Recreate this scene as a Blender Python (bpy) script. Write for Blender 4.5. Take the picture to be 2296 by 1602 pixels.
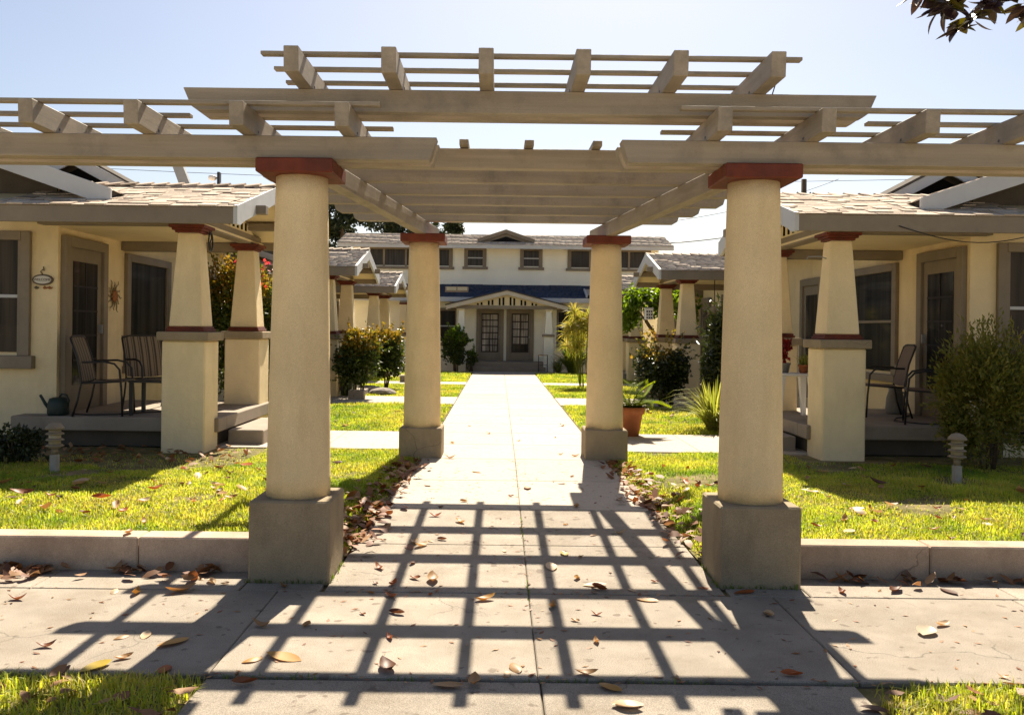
import bpy, bmesh, math, random
import numpy as np
from mathutils import Vector, Matrix

for o in list(bpy.data.objects):
    bpy.data.objects.remove(o, do_unlink=True)
scene = bpy.context.scene
COL = scene.collection
R = math.radians

# ------------------------------------------------------------------ camera
cam_d = bpy.data.cameras.new('camera')
cam = bpy.data.objects.new('camera', cam_d)
COL.objects.link(cam)
cam.location = (-0.18, 0.0, 1.6)
cam.rotation_euler = (Matrix.Rotation(R(90), 4, 'X') @ Matrix.Rotation(0.012, 4, 'Z')).to_euler()
cam_d.sensor_width = 36.0
cam_d.lens = 31.36
cam_d.shift_x = (1148 - 1118) / 2296
cam_d.shift_y = -(801 - 738) / 2296
cam_d.clip_start = 0.05
cam_d.clip_end = 3000
scene.camera = cam

# ------------------------------------------------------------------ sky, sun, exposure
SUN_AZ, SUN_EL = R(7.7), R(48.3)      # azimuth measured from +y towards +x
world = bpy.data.worlds.new('World')
scene.world = world
world.use_nodes = True
wn = world.node_tree.nodes
wl = world.node_tree.links
sky = wn.new('ShaderNodeTexSky')
sky.sky_type = 'NISHITA'
sky.sun_disc = False
sky.sun_elevation = SUN_EL
sky.sun_rotation = SUN_AZ
sky.altitude = 50
sky.air_density = 1.0
sky.dust_density = 1.4
sky.ozone_density = 1.0
wn['Background'].inputs['Strength'].default_value = 0.05
tint = wn.new('ShaderNodeMix')            # the camera's warm white balance
tint.data_type = 'RGBA'; tint.blend_type = 'MULTIPLY'
tint.inputs[0].default_value = 1.0
tint.inputs[7].default_value = (1.05, 0.985, 0.955, 1.0)
wl.new(sky.outputs[0], tint.inputs[6])
wl.new(tint.outputs[2], wn['Background'].inputs['Color'])

sun_d = bpy.data.lights.new('sun', 'SUN')
sun_d.energy = 5.0
sun_d.angle = R(0.53)
sun_d.color = (1.0, 0.90, 0.74)
sun = bpy.data.objects.new('sun', sun_d)
COL.objects.link(sun)
to_sun = Vector((math.sin(SUN_AZ) * math.cos(SUN_EL), math.cos(SUN_AZ) * math.cos(SUN_EL), math.sin(SUN_EL)))
sun.rotation_euler = to_sun.to_track_quat('Z', 'Y').to_euler()
sun.location = (2, 8, 14)

vs = scene.view_settings
vs.view_transform = 'Standard'
vs.look = 'None'
vs.gamma = 1.0
vs.use_curve_mapping = False
vs.exposure = 1.42
scene.cycles.max_bounces = 8
scene.cycles.diffuse_bounces = 5
scene.cycles.transmission_bounces = 6
scene.cycles.transparent_max_bounces = 8

# ------------------------------------------------------------------ materials
def _mat(name):
    m = bpy.data.materials.new(name)
    m.use_nodes = True
    nt = m.node_tree
    return m, nt, nt.nodes, nt.links, nt.nodes['Principled BSDF']

def c4(c): return (c[0], c[1], c[2], 1.0)

def noise(nt, pos, scale, detail=4, rough=0.6):
    n = nt.nodes.new('ShaderNodeTexNoise')
    n.inputs['Scale'].default_value = scale
    n.inputs['Detail'].default_value = detail
    n.inputs['Roughness'].default_value = rough
    if pos is not None: nt.links.new(pos, n.inputs['Vector'])
    return n.outputs['Fac']

def ramp(nt, fac, stops, interp='LINEAR'):
    r = nt.nodes.new('ShaderNodeValToRGB')
    r.color_ramp.interpolation = interp
    el = r.color_ramp.elements
    while len(el) < len(stops): el.new(0.5)
    for e, (p, c) in zip(el, stops):
        e.position = p; e.color = c4(c)
    nt.links.new(fac, r.inputs['Fac'])
    return r.outputs['Color']

def mixc(nt, fac, a, b, mode='MIX'):
    n = nt.nodes.new('ShaderNodeMix')
    n.data_type = 'RGBA'; n.blend_type = mode
    for sock, v in ((n.inputs[0], fac), (n.inputs[6], a), (n.inputs[7], b)):
        if hasattr(v, 'is_output'): nt.links.new(v, sock)
        elif isinstance(v, (int, float)): sock.default_value = v
        else: sock.default_value = c4(v)
    return n.outputs[2]

def geo(nt): return nt.nodes.new('ShaderNodeNewGeometry')

def scaled(nt, pos, s):
    mp = nt.nodes.new('ShaderNodeMapping')
    mp.inputs['Scale'].default_value = s
    nt.links.new(pos, mp.inputs['Vector'])
    return mp.outputs['Vector']

def bump(nt, bsdf, height, strength, dist):
    b = nt.nodes.new('ShaderNodeBump')
    b.inputs['Strength'].default_value = strength
    b.inputs['Distance'].default_value = dist
    nt.links.new(height, b.inputs['Height'])
    nt.links.new(b.outputs['Normal'], bsdf.inputs['Normal'])

def surf(name, col, rough=0.8, var=0.10, scale=3.0, stretch=(1, 1, 1), bscale=90, bstr=0.25, bdist=0.004,
         dirt=None, dirt_scale=1.2, dirt_lo=0.55, dirt_hi=0.75, spec=0.3, objvar=0.0, speck=0.0, dirt_stretch=None, cracks=0.0, spots=None, trowel=0.0):
    m, nt, N, L, b = _mat(name)
    g = geo(nt); pos = g.outputs['Position']
    p2 = scaled(nt, pos, stretch)
    f = noise(nt, p2, scale, 6, 0.65)
    lo = tuple(max(0, c * (1 - var * 1.6)) for c in col); hi = tuple(c * (1 + var) for c in col)
    c = ramp(nt, f, [(0.3, lo), (0.7, hi)])
    if dirt is not None:
        df = noise(nt, scaled(nt, pos, dirt_stretch) if dirt_stretch else pos, dirt_scale, 7, 0.7)
        fac = ramp(nt, df, [(dirt_lo, (0, 0, 0)), (dirt_hi, (1, 1, 1))])
        c = mixc(nt, fac, c, dirt)
    if speck:
        sf = noise(nt, pos, 220, 2, 0.5)
        fac = ramp(nt, sf, [(0.35, (1 - speck,) * 3), (0.65, (1 + speck,) * 3)])
        c = mixc(nt, 1.0, c, fac, 'MULTIPLY')
    if spots is not None:
        pf = noise(nt, pos, 13.0, 2, 0.4)
        fac = ramp(nt, pf, [(0.66, (0, 0, 0)), (0.71, (0.75, 0.75, 0.75))])
        c = mixc(nt, fac, c, spots)
    if cracks:
        nv = N.new('ShaderNodeTexNoise'); nv.inputs['Scale'].default_value = 2.5; nv.inputs['Detail'].default_value = 5
        L.new(pos, nv.inputs['Vector'])
        av = N.new('ShaderNodeMixRGB'); av.blend_type = 'ADD'; av.inputs[0].default_value = 0.35
        L.new(pos, av.inputs[1]); L.new(nv.outputs['Color'], av.inputs[2])
        vo = N.new('ShaderNodeTexVoronoi'); vo.feature = 'DISTANCE_TO_EDGE'; vo.inputs['Scale'].default_value = cracks
        L.new(av.outputs[0], vo.inputs['Vector'])
        line = ramp(nt, vo.outputs['Distance'], [(0.0, (1, 1, 1)), (0.0055 * cracks, (0, 0, 0))])
        msk = ramp(nt, noise(nt, pos, 0.7, 2, 0.5), [(0.52, (0, 0, 0)), (0.60, (0.8, 0.8, 0.8))])
        lm = mixc(nt, 1.0, line, msk, 'MULTIPLY')
        c = mixc(nt, lm, c, tuple(x * 0.35 for x in col))
    if objvar:
        oi = N.new('ShaderNodeObjectInfo')
        fac = ramp(nt, oi.outputs['Random'], [(0, (1 - objvar,) * 3), (1, (1 + objvar,) * 3)])
        c = mixc(nt, 1.0, c, fac, 'MULTIPLY')
    L.new(c, b.inputs['Base Color'])
    b.inputs['Roughness'].default_value = rough
    b.inputs['Specular IOR Level'].default_value = spec
    if bstr:
        h = noise(nt, p2, bscale, 4, 0.6)
        if trowel:
            tr = noise(nt, pos, 16.0, 3, 0.55)
            ad = N.new('ShaderNodeMath'); ad.operation = 'MULTIPLY_ADD'; ad.inputs[1].default_value = trowel
            L.new(tr, ad.inputs[0]); L.new(h, ad.inputs[2]); h = ad.outputs[0]
        bump(nt, b, h, bstr, bdist)
    return m

def rand_cols(name, cols, rough=0.8, source='island', bstr=0.0, bscale=60, spec=0.3, var=0.15):
    m, nt, N, L, b = _mat(name)
    g = geo(nt)
    if source == 'island': r = g.outputs['Random Per Island']
    else:
        oi = N.new('ShaderNodeObjectInfo'); r = oi.outputs['Random']
    c = ramp(nt, r, [(i / max(1, len(cols) - 1), cc) for i, cc in enumerate(cols)])
    f = noise(nt, g.outputs['Position'], 25, 5, 0.7)
    fac = ramp(nt, f, [(0.3, (1 - var,) * 3), (0.7, (1 + var,) * 3)])
    c = mixc(nt, 1.0, c, fac, 'MULTIPLY')
    L.new(c, b.inputs['Base Color'])
    b.inputs['Roughness'].default_value = rough
    b.inputs['Specular IOR Level'].default_value = spec
    if bstr: bump(nt, b, noise(nt, g.outputs['Position'], bscale, 4, 0.6), bstr, 0.004)
    return m

def leafy(name, cols, trans=0.4, rough=0.45, tcol=None, source='island', patch=None, spec=0.35):
    """leaf material: reflecting + translucent, colour differs leaf by leaf"""
    m, nt, N, L, b = _mat(name)
    g = geo(nt)
    if source == 'island': r = g.outputs['Random Per Island']
    else:
        oi = N.new('ShaderNodeObjectInfo'); r = oi.outputs['Random']
    c = ramp(nt, r, [(i / max(1, len(cols) - 1), cc) for i, cc in enumerate(cols)])
    f = noise(nt, g.outputs['Position'], 3.0, 3, 0.6)
    fac = ramp(nt, f, [(0.3, (0.75,) * 3), (0.7, (1.25,) * 3)])
    c = mixc(nt, 1.0, c, fac, 'MULTIPLY')
    if patch:
        pf = ramp(nt, noise(nt, g.outputs['Position'], 0.9, 5, 0.65), [(0.36, patch[0]), (0.5, (1, 1, 1)), (0.66, patch[1])])
        c = mixc(nt, 1.0, c, pf, 'MULTIPLY')
    L.new(c, b.inputs['Base Color'])
    b.inputs['Roughness'].default_value = rough
    b.inputs['Specular IOR Level'].default_value = spec
    t = N.new('ShaderNodeBsdfTranslucent')
    tc = mixc(nt, 1.0, c, tcol or (1.5, 1.5, 0.7), 'MULTIPLY')
    L.new(tc, t.inputs['Color'])
    mx = N.new('ShaderNodeMixShader')
    mx.inputs[0].default_value = trans
    L.new(b.outputs[0], mx.inputs[1]); L.new(t.outputs[0], mx.inputs[2])
    L.new(mx.outputs[0], N['Material Output'].inputs['Surface'])
    return m

MAT = {}
MAT['stucco'] = surf('cream_stucco', (0.79, 0.64, 0.39), 0.92, 0.06, 2.0, bscale=120, bstr=0.6, bdist=0.007,
                     dirt=(0.62, 0.48, 0.265), dirt_scale=1.6, dirt_lo=0.50, dirt_hi=0.85, dirt_stretch=(1, 1, 0.3), spec=0.12, speck=0.10, trowel=1.6)
MAT['far_stucco'] = surf('pale_cream_stucco', (0.90, 0.86, 0.71), 0.92, 0.04, 1.0, bscale=90, bstr=0.4, bdist=0.006, spec=0.15, speck=0.05)
MAT['far_trim'] = surf('pale_taupe_board', (0.56, 0.49, 0.38), 0.6, 0.06, 2.0, bscale=50, bstr=0.15, bdist=0.003)
MAT['gable_and_shade_brown'] = surf('dark_brown_gable_and_shade', (0.09, 0.072, 0.05), 0.8, 0.15, 3.0, bscale=40, bstr=0.3)  # also stands in for the overhang shade on the main gable wall
MAT['column'] = surf('column_stucco', (0.735, 0.575, 0.335), 0.92, 0.06, 2.5, bscale=150, bstr=0.6, bdist=0.006,
                     dirt=(0.57, 0.42, 0.22), dirt_scale=2.2, dirt_lo=0.50, dirt_hi=0.82, dirt_stretch=(1, 1, 0.22), spec=0.12, speck=0.12, trowel=1.6)
MAT['plinth'] = surf('taupe_plinth_stucco', (0.31, 0.245, 0.16), 0.92, 0.12, 3.0, bscale=120, bstr=0.6, bdist=0.006,
                     dirt=(0.19, 0.15, 0.10), dirt_scale=2.2, dirt_lo=0.48, dirt_hi=0.75, dirt_stretch=(1, 1, 0.4), spec=0.12, speck=0.14, trowel=1.6, cracks=1.3)
for tn_, st_ in (('timber', (0.22, 5, 5)), ('timber_y', (5, 0.22, 5))):
    MAT[tn_] = surf('taupe_painted_' + tn_, (0.315, 0.262, 0.195), 0.62, 0.14, 3.0, stretch=st_, bscale=26, bstr=0.45, bdist=0.003,
                    dirt=(0.20, 0.168, 0.128), dirt_scale=2.8, dirt_lo=0.50, dirt_hi=0.72, spec=0.3, objvar=0.08, speck=0.08)
MAT['trim'] = surf('grey_painted_trim', (0.235, 0.19, 0.135), 0.6, 0.10, 2.2, bscale=50, bstr=0.2, bdist=0.003,
                   dirt=(0.165, 0.132, 0.095), dirt_scale=2.0, dirt_lo=0.55, dirt_hi=0.85, objvar=0.04)
MAT['rake'] = surf('pale_grey_painted_board', (0.52, 0.52, 0.51), 0.55, 0.06, 2.0, bscale=50, bstr=0.15, bdist=0.003,
                   dirt=(0.40, 0.39, 0.37), dirt_scale=2.2, dirt_lo=0.55, dirt_hi=0.85)
MAT['red'] = surf('oxide_red_paint', (0.15, 0.030, 0.013), 0.65, 0.25, 6.0, bscale=60, bstr=0.4, bdist=0.003,
                  dirt=(0.095, 0.026, 0.015), dirt_scale=5, dirt_lo=0.48, dirt_hi=0.7)
MAT['soffit'] = surf('cream_soffit', (0.74, 0.61, 0.37), 0.8, 0.05, 2.0, bscale=50, bstr=0.2, bdist=0.003)
MAT['concrete'] = surf('concrete_slab', (0.278, 0.238, 0.188), 0.88, 0.13, 2.3, bscale=160, bstr=0.5, bdist=0.004,
                       dirt=(0.20, 0.163, 0.12), dirt_scale=2.1, dirt_lo=0.47, dirt_hi=0.72, spec=0.25, objvar=0.09, speck=0.32, cracks=0.8, spots=(0.13, 0.10, 0.075))
MAT['path_concrete'] = surf('pale_path_concrete', (0.42, 0.362, 0.285), 0.85, 0.09, 1.6, bscale=160, bstr=0.3, bdist=0.004,
                       dirt=(0.33, 0.28, 0.215), dirt_scale=1.6, dirt_lo=0.46, dirt_hi=0.72, spec=0.3, objvar=0.08, speck=0.26, cracks=0.7, spots=(0.20, 0.155, 0.115))
MAT['joint'] = surf('joint_dirt', (0.10, 0.085, 0.06), 0.95, 0.2, 9, bscale=80, bstr=0.4, spec=0.1)
MAT['kerb'] = surf('pinkish_kerb_concrete', (0.45, 0.335, 0.245), 0.9, 0.14, 2.0, bscale=120, bstr=0.4, bdist=0.004,
                   dirt=(0.28, 0.205, 0.15), dirt_scale=2.6, dirt_lo=0.46, dirt_hi=0.72, spec=0.2, objvar=0.10, speck=0.16, cracks=1.2, dirt_stretch=(1, 1, 0.6))
MAT['porch'] = surf('porch_concrete', (0.28, 0.23, 0.175), 0.85, 0.10, 2.0, bscale=100, bstr=0.3, bdist=0.003,
                    dirt=(0.19, 0.155, 0.115), dirt_scale=1.8, spec=0.3, speck=0.08)
MAT['soil'] = surf('lawn_soil', (0.17, 0.145, 0.06), 0.97, 0.35, 4, bscale=30, bstr=0.7, bdist=0.02,
                   dirt=(0.27, 0.19, 0.11), dirt_scale=1.0, dirt_lo=0.52, dirt_hi=0.68, spec=0.1)
MAT['street'] = surf('pale_bounce_street', (0.40, 0.345, 0.27), 0.9, 0.08, 1.0, bstr=0.2, spec=0.2)
MAT['ground'] = surf('far_ground', (0.36, 0.31, 0.22), 0.97, 0.2, 0.3, bstr=0.0, spec=0.1)
MAT['shingle'] = rand_cols('weathered_shingle', [(0.22, 0.165, 0.12), (0.46, 0.375, 0.29), (0.36, 0.285, 0.215),
                           (0.56, 0.47, 0.37), (0.42, 0.345, 0.27), (0.50, 0.415, 0.325)], 0.92, 'object', 0.5, 120, 0.15, 0.2)
MAT['shingles'] = rand_cols('weathered_shingles', [(0.28, 0.215, 0.16), (0.46, 0.375, 0.29), (0.38, 0.30, 0.23),
                            (0.56, 0.47, 0.37), (0.43, 0.355, 0.28)], 0.92, 'island', 0.3, 60, 0.15, 0.2)
MAT['felt'] = surf('roof_underlay', (0.10, 0.085, 0.07), 0.95, 0.2, 5, bstr=0.2, spec=0.1)
MAT['blue_shingles'] = rand_cols('navy_shingles', [(0.036, 0.044, 0.068), (0.058, 0.067, 0.095), (0.047, 0.056, 0.082)], 0.95, 'island', 0.2, 60, 0.05, 0.2)
MAT['dark'] = surf('dark_void', (0.012, 0.011, 0.010), 0.9, 0.1, 4, bstr=0, spec=0.1)
MAT['iron'] = surf('black_iron', (0.022, 0.020, 0.019), 0.45, 0.2, 8, bstr=0.1, spec=0.4)
MAT['steel'] = surf('galvanised_metal', (0.30, 0.30, 0.30), 0.45, 0.1, 8, bstr=0.1, spec=0.4)
MAT['bark'] = surf('bark', (0.12, 0.085, 0.055), 0.95, 0.3, 12, stretch=(1, 1, 0.3), bscale=40, bstr=0.8, bdist=0.01, spec=0.1)
MAT['terracotta'] = surf('terracotta', (0.36, 0.125, 0.05), 0.85, 0.12, 5, bstr=0.2, dirt=(0.40, 0.22, 0.13), dirt_scale=5, spec=0.2)
MAT['white_plastic'] = surf('white_plastic', (0.72, 0.70, 0.66), 0.45, 0.03, 5, bstr=0.05, spec=0.4)
MAT['green_plastic'] = surf('dark_green_plastic', (0.014, 0.028, 0.022), 0.5, 0.1, 5, bstr=0.05, spec=0.4)
MAT['grey_plastic'] = surf('grey_plastic', (0.20, 0.195, 0.175), 0.6, 0.1, 5, bstr=0.1)
MAT['lamp_metal'] = surf('bronze_lamp_metal', (0.23, 0.18, 0.12), 0.5, 0.12, 12, bstr=0.1, spec=0.4)
MAT['frosted'] = surf('frosted_lens', (0.36, 0.30, 0.21), 0.35, 0.05, 12, bstr=0.05, spec=0.5)
MAT['post_white'] = surf('weathered_white_post', (0.36, 0.33, 0.28), 0.8, 0.12, 10, bstr=0.2)
MAT['tan_sling'] = surf('tan_sling_fabric', (0.20, 0.145, 0.105), 0.85, 0.08, 30, bscale=400, bstr=0.2)
MAT['sign_face'] = surf('sign_face', (0.62, 0.58, 0.50), 0.6, 0.05, 8, bstr=0.05)
MAT['sign_rim'] = surf('sign_rim', (0.12, 0.085, 0.05), 0.6, 0.1, 12, bstr=0.1)
MAT['rust'] = surf('rusty_metal', (0.32, 0.12, 0.04), 0.7, 0.2, 20, bstr=0.2)
MAT['brass'] = surf('old_brass_rays', (0.26, 0.20, 0.11), 0.5, 0.2, 20, bstr=0.1)
MAT['grey_post'] = surf('grey_post', (0.34, 0.35, 0.34), 0.6, 0.1, 6, bstr=0.1)
MAT['tan_wood'] = surf('tan_wood', (0.42, 0.28, 0.17), 0.7, 0.1, 6, bstr=0.1)
MAT['star'] = surf('pink_star', (0.62, 0.38, 0.30), 0.6, 0.05, 6, bstr=0.05)
MAT['rock'] = surf('rock', (0.30, 0.26, 0.21), 0.9, 0.2, 8, bscale=20, bstr=0.6, bdist=0.02)

def stripes(name, a, b_, scale, axis):
    m, nt, N, L, b = _mat(name)
    tc = N.new('ShaderNodeTexCoord')
    sp = N.new('ShaderNodeSeparateXYZ'); L.new(tc.outputs['Object'], sp.inputs[0])
    mt = N.new('ShaderNodeMath'); mt.operation = 'MULTIPLY'; mt.inputs[1].default_value = scale
    L.new(sp.outputs[axis], mt.inputs[0])
    fr = N.new('ShaderNodeMath'); fr.operation = 'FRACT'; L.new(mt.outputs[0], fr.inputs[0])
    c = ramp(nt, fr.outputs[0], [(0.0, a), (0.30, b_), (0.42, a), (0.55, (a[0] * .5, a[1] * .5, a[2] * .45)), (0.62, b_), (0.85, a)], 'CONSTANT')
    L.new(c, b.inputs['Base Color']); b.inputs['Roughness'].default_value = 0.9
    return m
MAT['sling'] = stripes('striped_sling_fabric', (0.23, 0.175, 0.115), (0.06, 0.047, 0.034), 11.0, 1)

def glassy(name, tint, lines=0.0, scale=9.0, axis=0):
    """window glass with a drawn curtain or screen behind: dark, glossy, faintly pleated"""
    m, nt, N, L, b = _mat(name)
    g = geo(nt)
    st = [1, 1, 1]; st[2] = 0.05
    f = noise(nt, scaled(nt, g.outputs['Position'], tuple(st)), scale, 3, 0.5)
    c = ramp(nt, f, [(0.35, tuple(t * (1 - lines) for t in tint)), (0.65, tuple(t * (1 + lines) for t in tint))])
    L.new(c, b.inputs['Base Color'])
    b.inputs['Roughness'].default_value = 0.6
    b.inputs['Coat Weight'].default_value = 0.18
    b.inputs['Specular IOR Level'].default_value = 0.1
    b.inputs['Coat Roughness'].default_value = 0.04
    b.inputs['Coat IOR'].default_value = 1.45
    return m
MAT['glass_dark'] = glassy('dark_window_glass', (0.022, 0.020, 0.018), 0.6, 8)
MAT['glass_curtain'] = glassy('curtained_window_glass', (0.038, 0.029, 0.021), 0.8, 10)
MAT['screen'] = glassy('screened_door_glass', (0.020, 0.016, 0.013), 0.8, 9)
MAT['glass_upper'] = glassy('upper_window_glass', (0.050, 0.043, 0.038), 0.4, 14)
MAT['glass_door_far'] = glassy('lace_curtain_glass', (0.27, 0.235, 0.20), 0.8, 14)
MAT['muntin'] = surf('dark_red_muntin', (0.022, 0.012, 0.009), 0.6, 0.1, 8, bstr=0.05)

MAT['grass'] = leafy('grass_blades', [(0.20, 0.28, 0.024), (0.33, 0.40, 0.032), (0.45, 0.46, 0.056), (0.26, 0.36, 0.028),
                     (0.54, 0.47, 0.12), (0.32, 0.38, 0.026)], 0.5, 0.5, (1.5, 1.45, 0.6), patch=((0.42, 0.62, 0.5), (1.25, 1.05, 1.7)))
MAT['weed'] = leafy('broadleaf_weeds', [(0.10, 0.16, 0.02), (0.16, 0.22, 0.03)], 0.4, 0.5)
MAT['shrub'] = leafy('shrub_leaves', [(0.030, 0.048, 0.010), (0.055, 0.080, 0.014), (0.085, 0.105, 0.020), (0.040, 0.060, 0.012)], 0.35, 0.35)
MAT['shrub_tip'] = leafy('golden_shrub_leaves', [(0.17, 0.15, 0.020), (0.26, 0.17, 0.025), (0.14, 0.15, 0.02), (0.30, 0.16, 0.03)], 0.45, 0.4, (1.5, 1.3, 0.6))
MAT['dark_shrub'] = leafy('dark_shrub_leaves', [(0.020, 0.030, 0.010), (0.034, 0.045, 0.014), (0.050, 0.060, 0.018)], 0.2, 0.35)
MAT['feather'] = leafy('feathery_bush_leaves', [(0.11, 0.125, 0.022), (0.20, 0.19, 0.034), (0.15, 0.16, 0.026), (0.23, 0.175, 0.04)], 0.35, 0.5)
MAT['bright'] = leafy('bright_tree_leaves', [(0.10, 0.17, 0.015), (0.17, 0.24, 0.02), (0.07, 0.12, 0.015)], 0.55, 0.35, (1.6, 1.6, 0.5))
MAT['strap'] = leafy('strap_leaves', [(0.11, 0.15, 0.02), (0.20, 0.22, 0.035), (0.07, 0.10, 0.016)], 0.45, 0.4)
MAT['spider'] = leafy('spider_plant_leaves', [(0.20, 0.22, 0.035), (0.32, 0.31, 0.09), (0.13, 0.16, 0.03)], 0.5, 0.4)
MAT['papyrus'] = leafy('papyrus_rays', [(0.34, 0.34, 0.05), (0.42, 0.36, 0.08), (0.26, 0.32, 0.04), (0.46, 0.34, 0.13)], 0.5, 0.5, (1.4, 1.3, 0.7))
MAT['cycad'] = leafy('cycad_leaflets', [(0.10, 0.15, 0.012), (0.17, 0.20, 0.016), (0.13, 0.17, 0.014)], 0.5, 0.8, (1.5, 1.5, 0.4), spec=0.05)
MAT['conifer'] = leafy('conifer_foliage', [(0.012, 0.020, 0.008), (0.022, 0.032, 0.011), (0.032, 0.040, 0.013)], 0.15, 0.6)
MAT['magnolia'] = leafy('magnolia_leaves', [(0.045, 0.024, 0.026), (0.035, 0.024, 0.022), (0.06, 0.028, 0.030), (0.035, 0.020, 0.028), (0.20, 0.17, 0.012)], 0.10, 0.4, source='object')
MAT['flower_red'] = leafy('red_flowers', [(0.55, 0.03, 0.03), (0.62, 0.08, 0.05), (0.60, 0.03, 0.12)], 0.4, 0.5, (1.4, 1, 1))
MAT['flower_white'] = leafy('white_flowers', [(0.70, 0.66, 0.55), (0.6, 0.6, 0.5)], 0.4, 0.5, (1.1, 1.1, 1))
MAT['red_leaf'] = leafy('dark_red_leaves', [(0.20, 0.012, 0.012), (0.32, 0.03, 0.02), (0.12, 0.012, 0.015)], 0.4, 0.4, (1.5, 0.8, 0.8))
LEAFCOL = [('rust-brown', (0.20, 0.066, 0.020)), ('tan', (0.34, 0.19, 0.075)), ('pale buff', (0.50, 0.36, 0.21)), ('dark brown', (0.11, 0.045, 0.022)), ('orange-red', (0.32, 0.085, 0.020)), ('golden-brown', (0.38, 0.20, 0.045))]
for nm_, cc_ in LEAFCOL:
    MAT['fallen ' + nm_] = leafy('dry_leaf_' + nm_.replace(' ', '_').replace('-', '_'), [tuple(c * 0.85 for c in cc_), tuple(c * 1.15 for c in cc_)], 0.22, 0.5, (1.3, 1.0, 0.7), source='object')
MAT['litter'] = leafy('dry_leaf_litter', [(0.16, 0.052, 0.018), (0.26, 0.13, 0.05), (0.36, 0.22, 0.11), (0.22, 0.075, 0.02), (0.10, 0.036, 0.018), (0.30, 0.15, 0.05)], 0.2, 0.6, (1.3, 1.0, 0.8))
MAT['yellow_leaf'] = leafy('yellow_leaf', [(0.42, 0.30, 0.03), (0.42, 0.30, 0.03)], 0.2, 0.4, (1.3, 1.2, 0.6))
MAT['pale_leaf'] = leafy('pale_leaf', [(0.55, 0.46, 0.33), (0.55, 0.46, 0.33)], 0.15, 0.35, (1.1, 1.0, 0.9))

# ------------------------------------------------------------------ helpers
def link(name, me, mat, parent=None, smooth=False):
    o = bpy.data.objects.new(name, me)
    COL.objects.link(o)
    if mat is not None and len(me.materials) == 0:
        me.materials.append(MAT[mat] if isinstance(mat, str) else mat)
    if smooth:
        me.polygons.foreach_set('use_smooth', [True] * len(me.polygons))
    if parent is not None: attach(o, parent)
    return o

def attach(o, p):
    o.parent = p
    if p.type == 'EMPTY':
        o.matrix_parent_inverse = Matrix.Translation(-Vector(p.location)) if p.rotation_euler.z == 0 else Matrix()

def tag(o, label=None, cat=None, group=None, kind=None):
    if label: o['label'] = label
    if cat: o['category'] = cat
    if group: o['group'] = group
    if kind: o['kind'] = kind
    return o

def thing(name, base, label, cat, group=None):
    o = bpy.data.objects.new(name, None)
    o.empty_display_size = 0.2
    COL.objects.link(o)
    o.location = base
    return tag(o, label, cat, group)

def raw(name, v, f):
    me = bpy.data.meshes.new(name)
    me.from_pydata([tuple(map(float, p)) for p in v], [], f)
    return me

def fix(me, bevel=0.0, seg=1):
    bm = bmesh.new(); bm.from_mesh(me)
    bmesh.ops.recalc_face_normals(bm, faces=bm.faces)
    if bevel:
        bmesh.ops.bevel(bm, geom=bm.edges[:], offset=bevel, segments=seg, affect='EDGES', clamp_overlap=True)
    bm.to_mesh(me); bm.free()
    return me

BF = [(0, 1, 2, 3), (7, 6, 5, 4), (0, 4, 5, 1), (1, 5, 6, 2), (2, 6, 7, 3), (3, 7, 4, 0)]
def boxm(x0, x1, y0, y1, z0, z1, bevel=0.006, name='box'):
    v = [(x0, y0, z0), (x0, y1, z0), (x1, y1, z0), (x1, y0, z0), (x0, y0, z1), (x0, y1, z1), (x1, y1, z1), (x1, y0, z1)]
    return fix(raw(name, v, BF), bevel)

def box(name, x0, x1, y0, y1, z0, z1, mat, parent=None, bevel=0.006):
    return link(name, boxm(x0, x1, y0, y1, z0, z1, bevel, name), mat, parent)

def prismm(poly, axis, a0, a1, bevel=0.0, name='prism'):
    """poly: list of 2-D points; axis 'x': (y,z), 'y': (x,z), 'z': (x,y)"""
    n = len(poly)
    def mk(p, a):
        return {'x': (a, p[0], p[1]), 'y': (p[0], a, p[1]), 'z': (p[0], p[1], a)}[axis]
    v = [mk(p, a0) for p in poly] + [mk(p, a1) for p in poly]
    f = [tuple(range(n)), tuple(range(2 * n - 1, n - 1, -1))] + [(i, (i + 1) % n, n + (i + 1) % n, n + i) for i in range(n)]
    return fix(raw(name, v, f), bevel)

def prism(name, poly, axis, a0, a1, mat, parent=None, bevel=0.0):
    return link(name, prismm(poly, axis, a0, a1, bevel, name), mat, parent)

def hexa(name, bot, top, mat, parent=None, bevel=0.0):
    v = list(bot) + list(top)
    return link(name, fix(raw(name, v, BF), bevel), mat, parent)

def tubem(pts, r, n=6, name='tube', r2=None):
    pts = [Vector(p) for p in pts]
    V, Fc = [], []
    k = len(pts)
    up = Vector((0.13, 0.29, 0.95)).normalized()
    for i, p in enumerate(pts):
        d = (pts[min(i + 1, k - 1)] - pts[max(i - 1, 0)]).normalized()
        a = d.cross(up)
        if a.length < 0.05: a = d.cross(Vector((1, 0, 0)))
        a.normalize(); b = d.cross(a)
        rr = r if r2 is None else r + (r2 - r) * i / (k - 1)
        for j in range(n):
            t = 2 * math.pi * j / n
            V.append(p + a * math.cos(t) * rr + b * math.sin(t) * rr)
    for i in range(k - 1):
        for j in range(n):
            Fc.append((i * n + j, i * n + (j + 1) % n, (i + 1) * n + (j + 1) % n, (i + 1) * n + j))
    Fc.append(tuple(range(n))); Fc.append(tuple(range((k - 1) * n, k * n)))
    return fix(raw(name, V, Fc))

def tube(name, pts, r, mat, parent=None, n=6, r2=None):
    return link(name, tubem(pts, r, n, name, r2), mat, parent, smooth=True)

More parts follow.
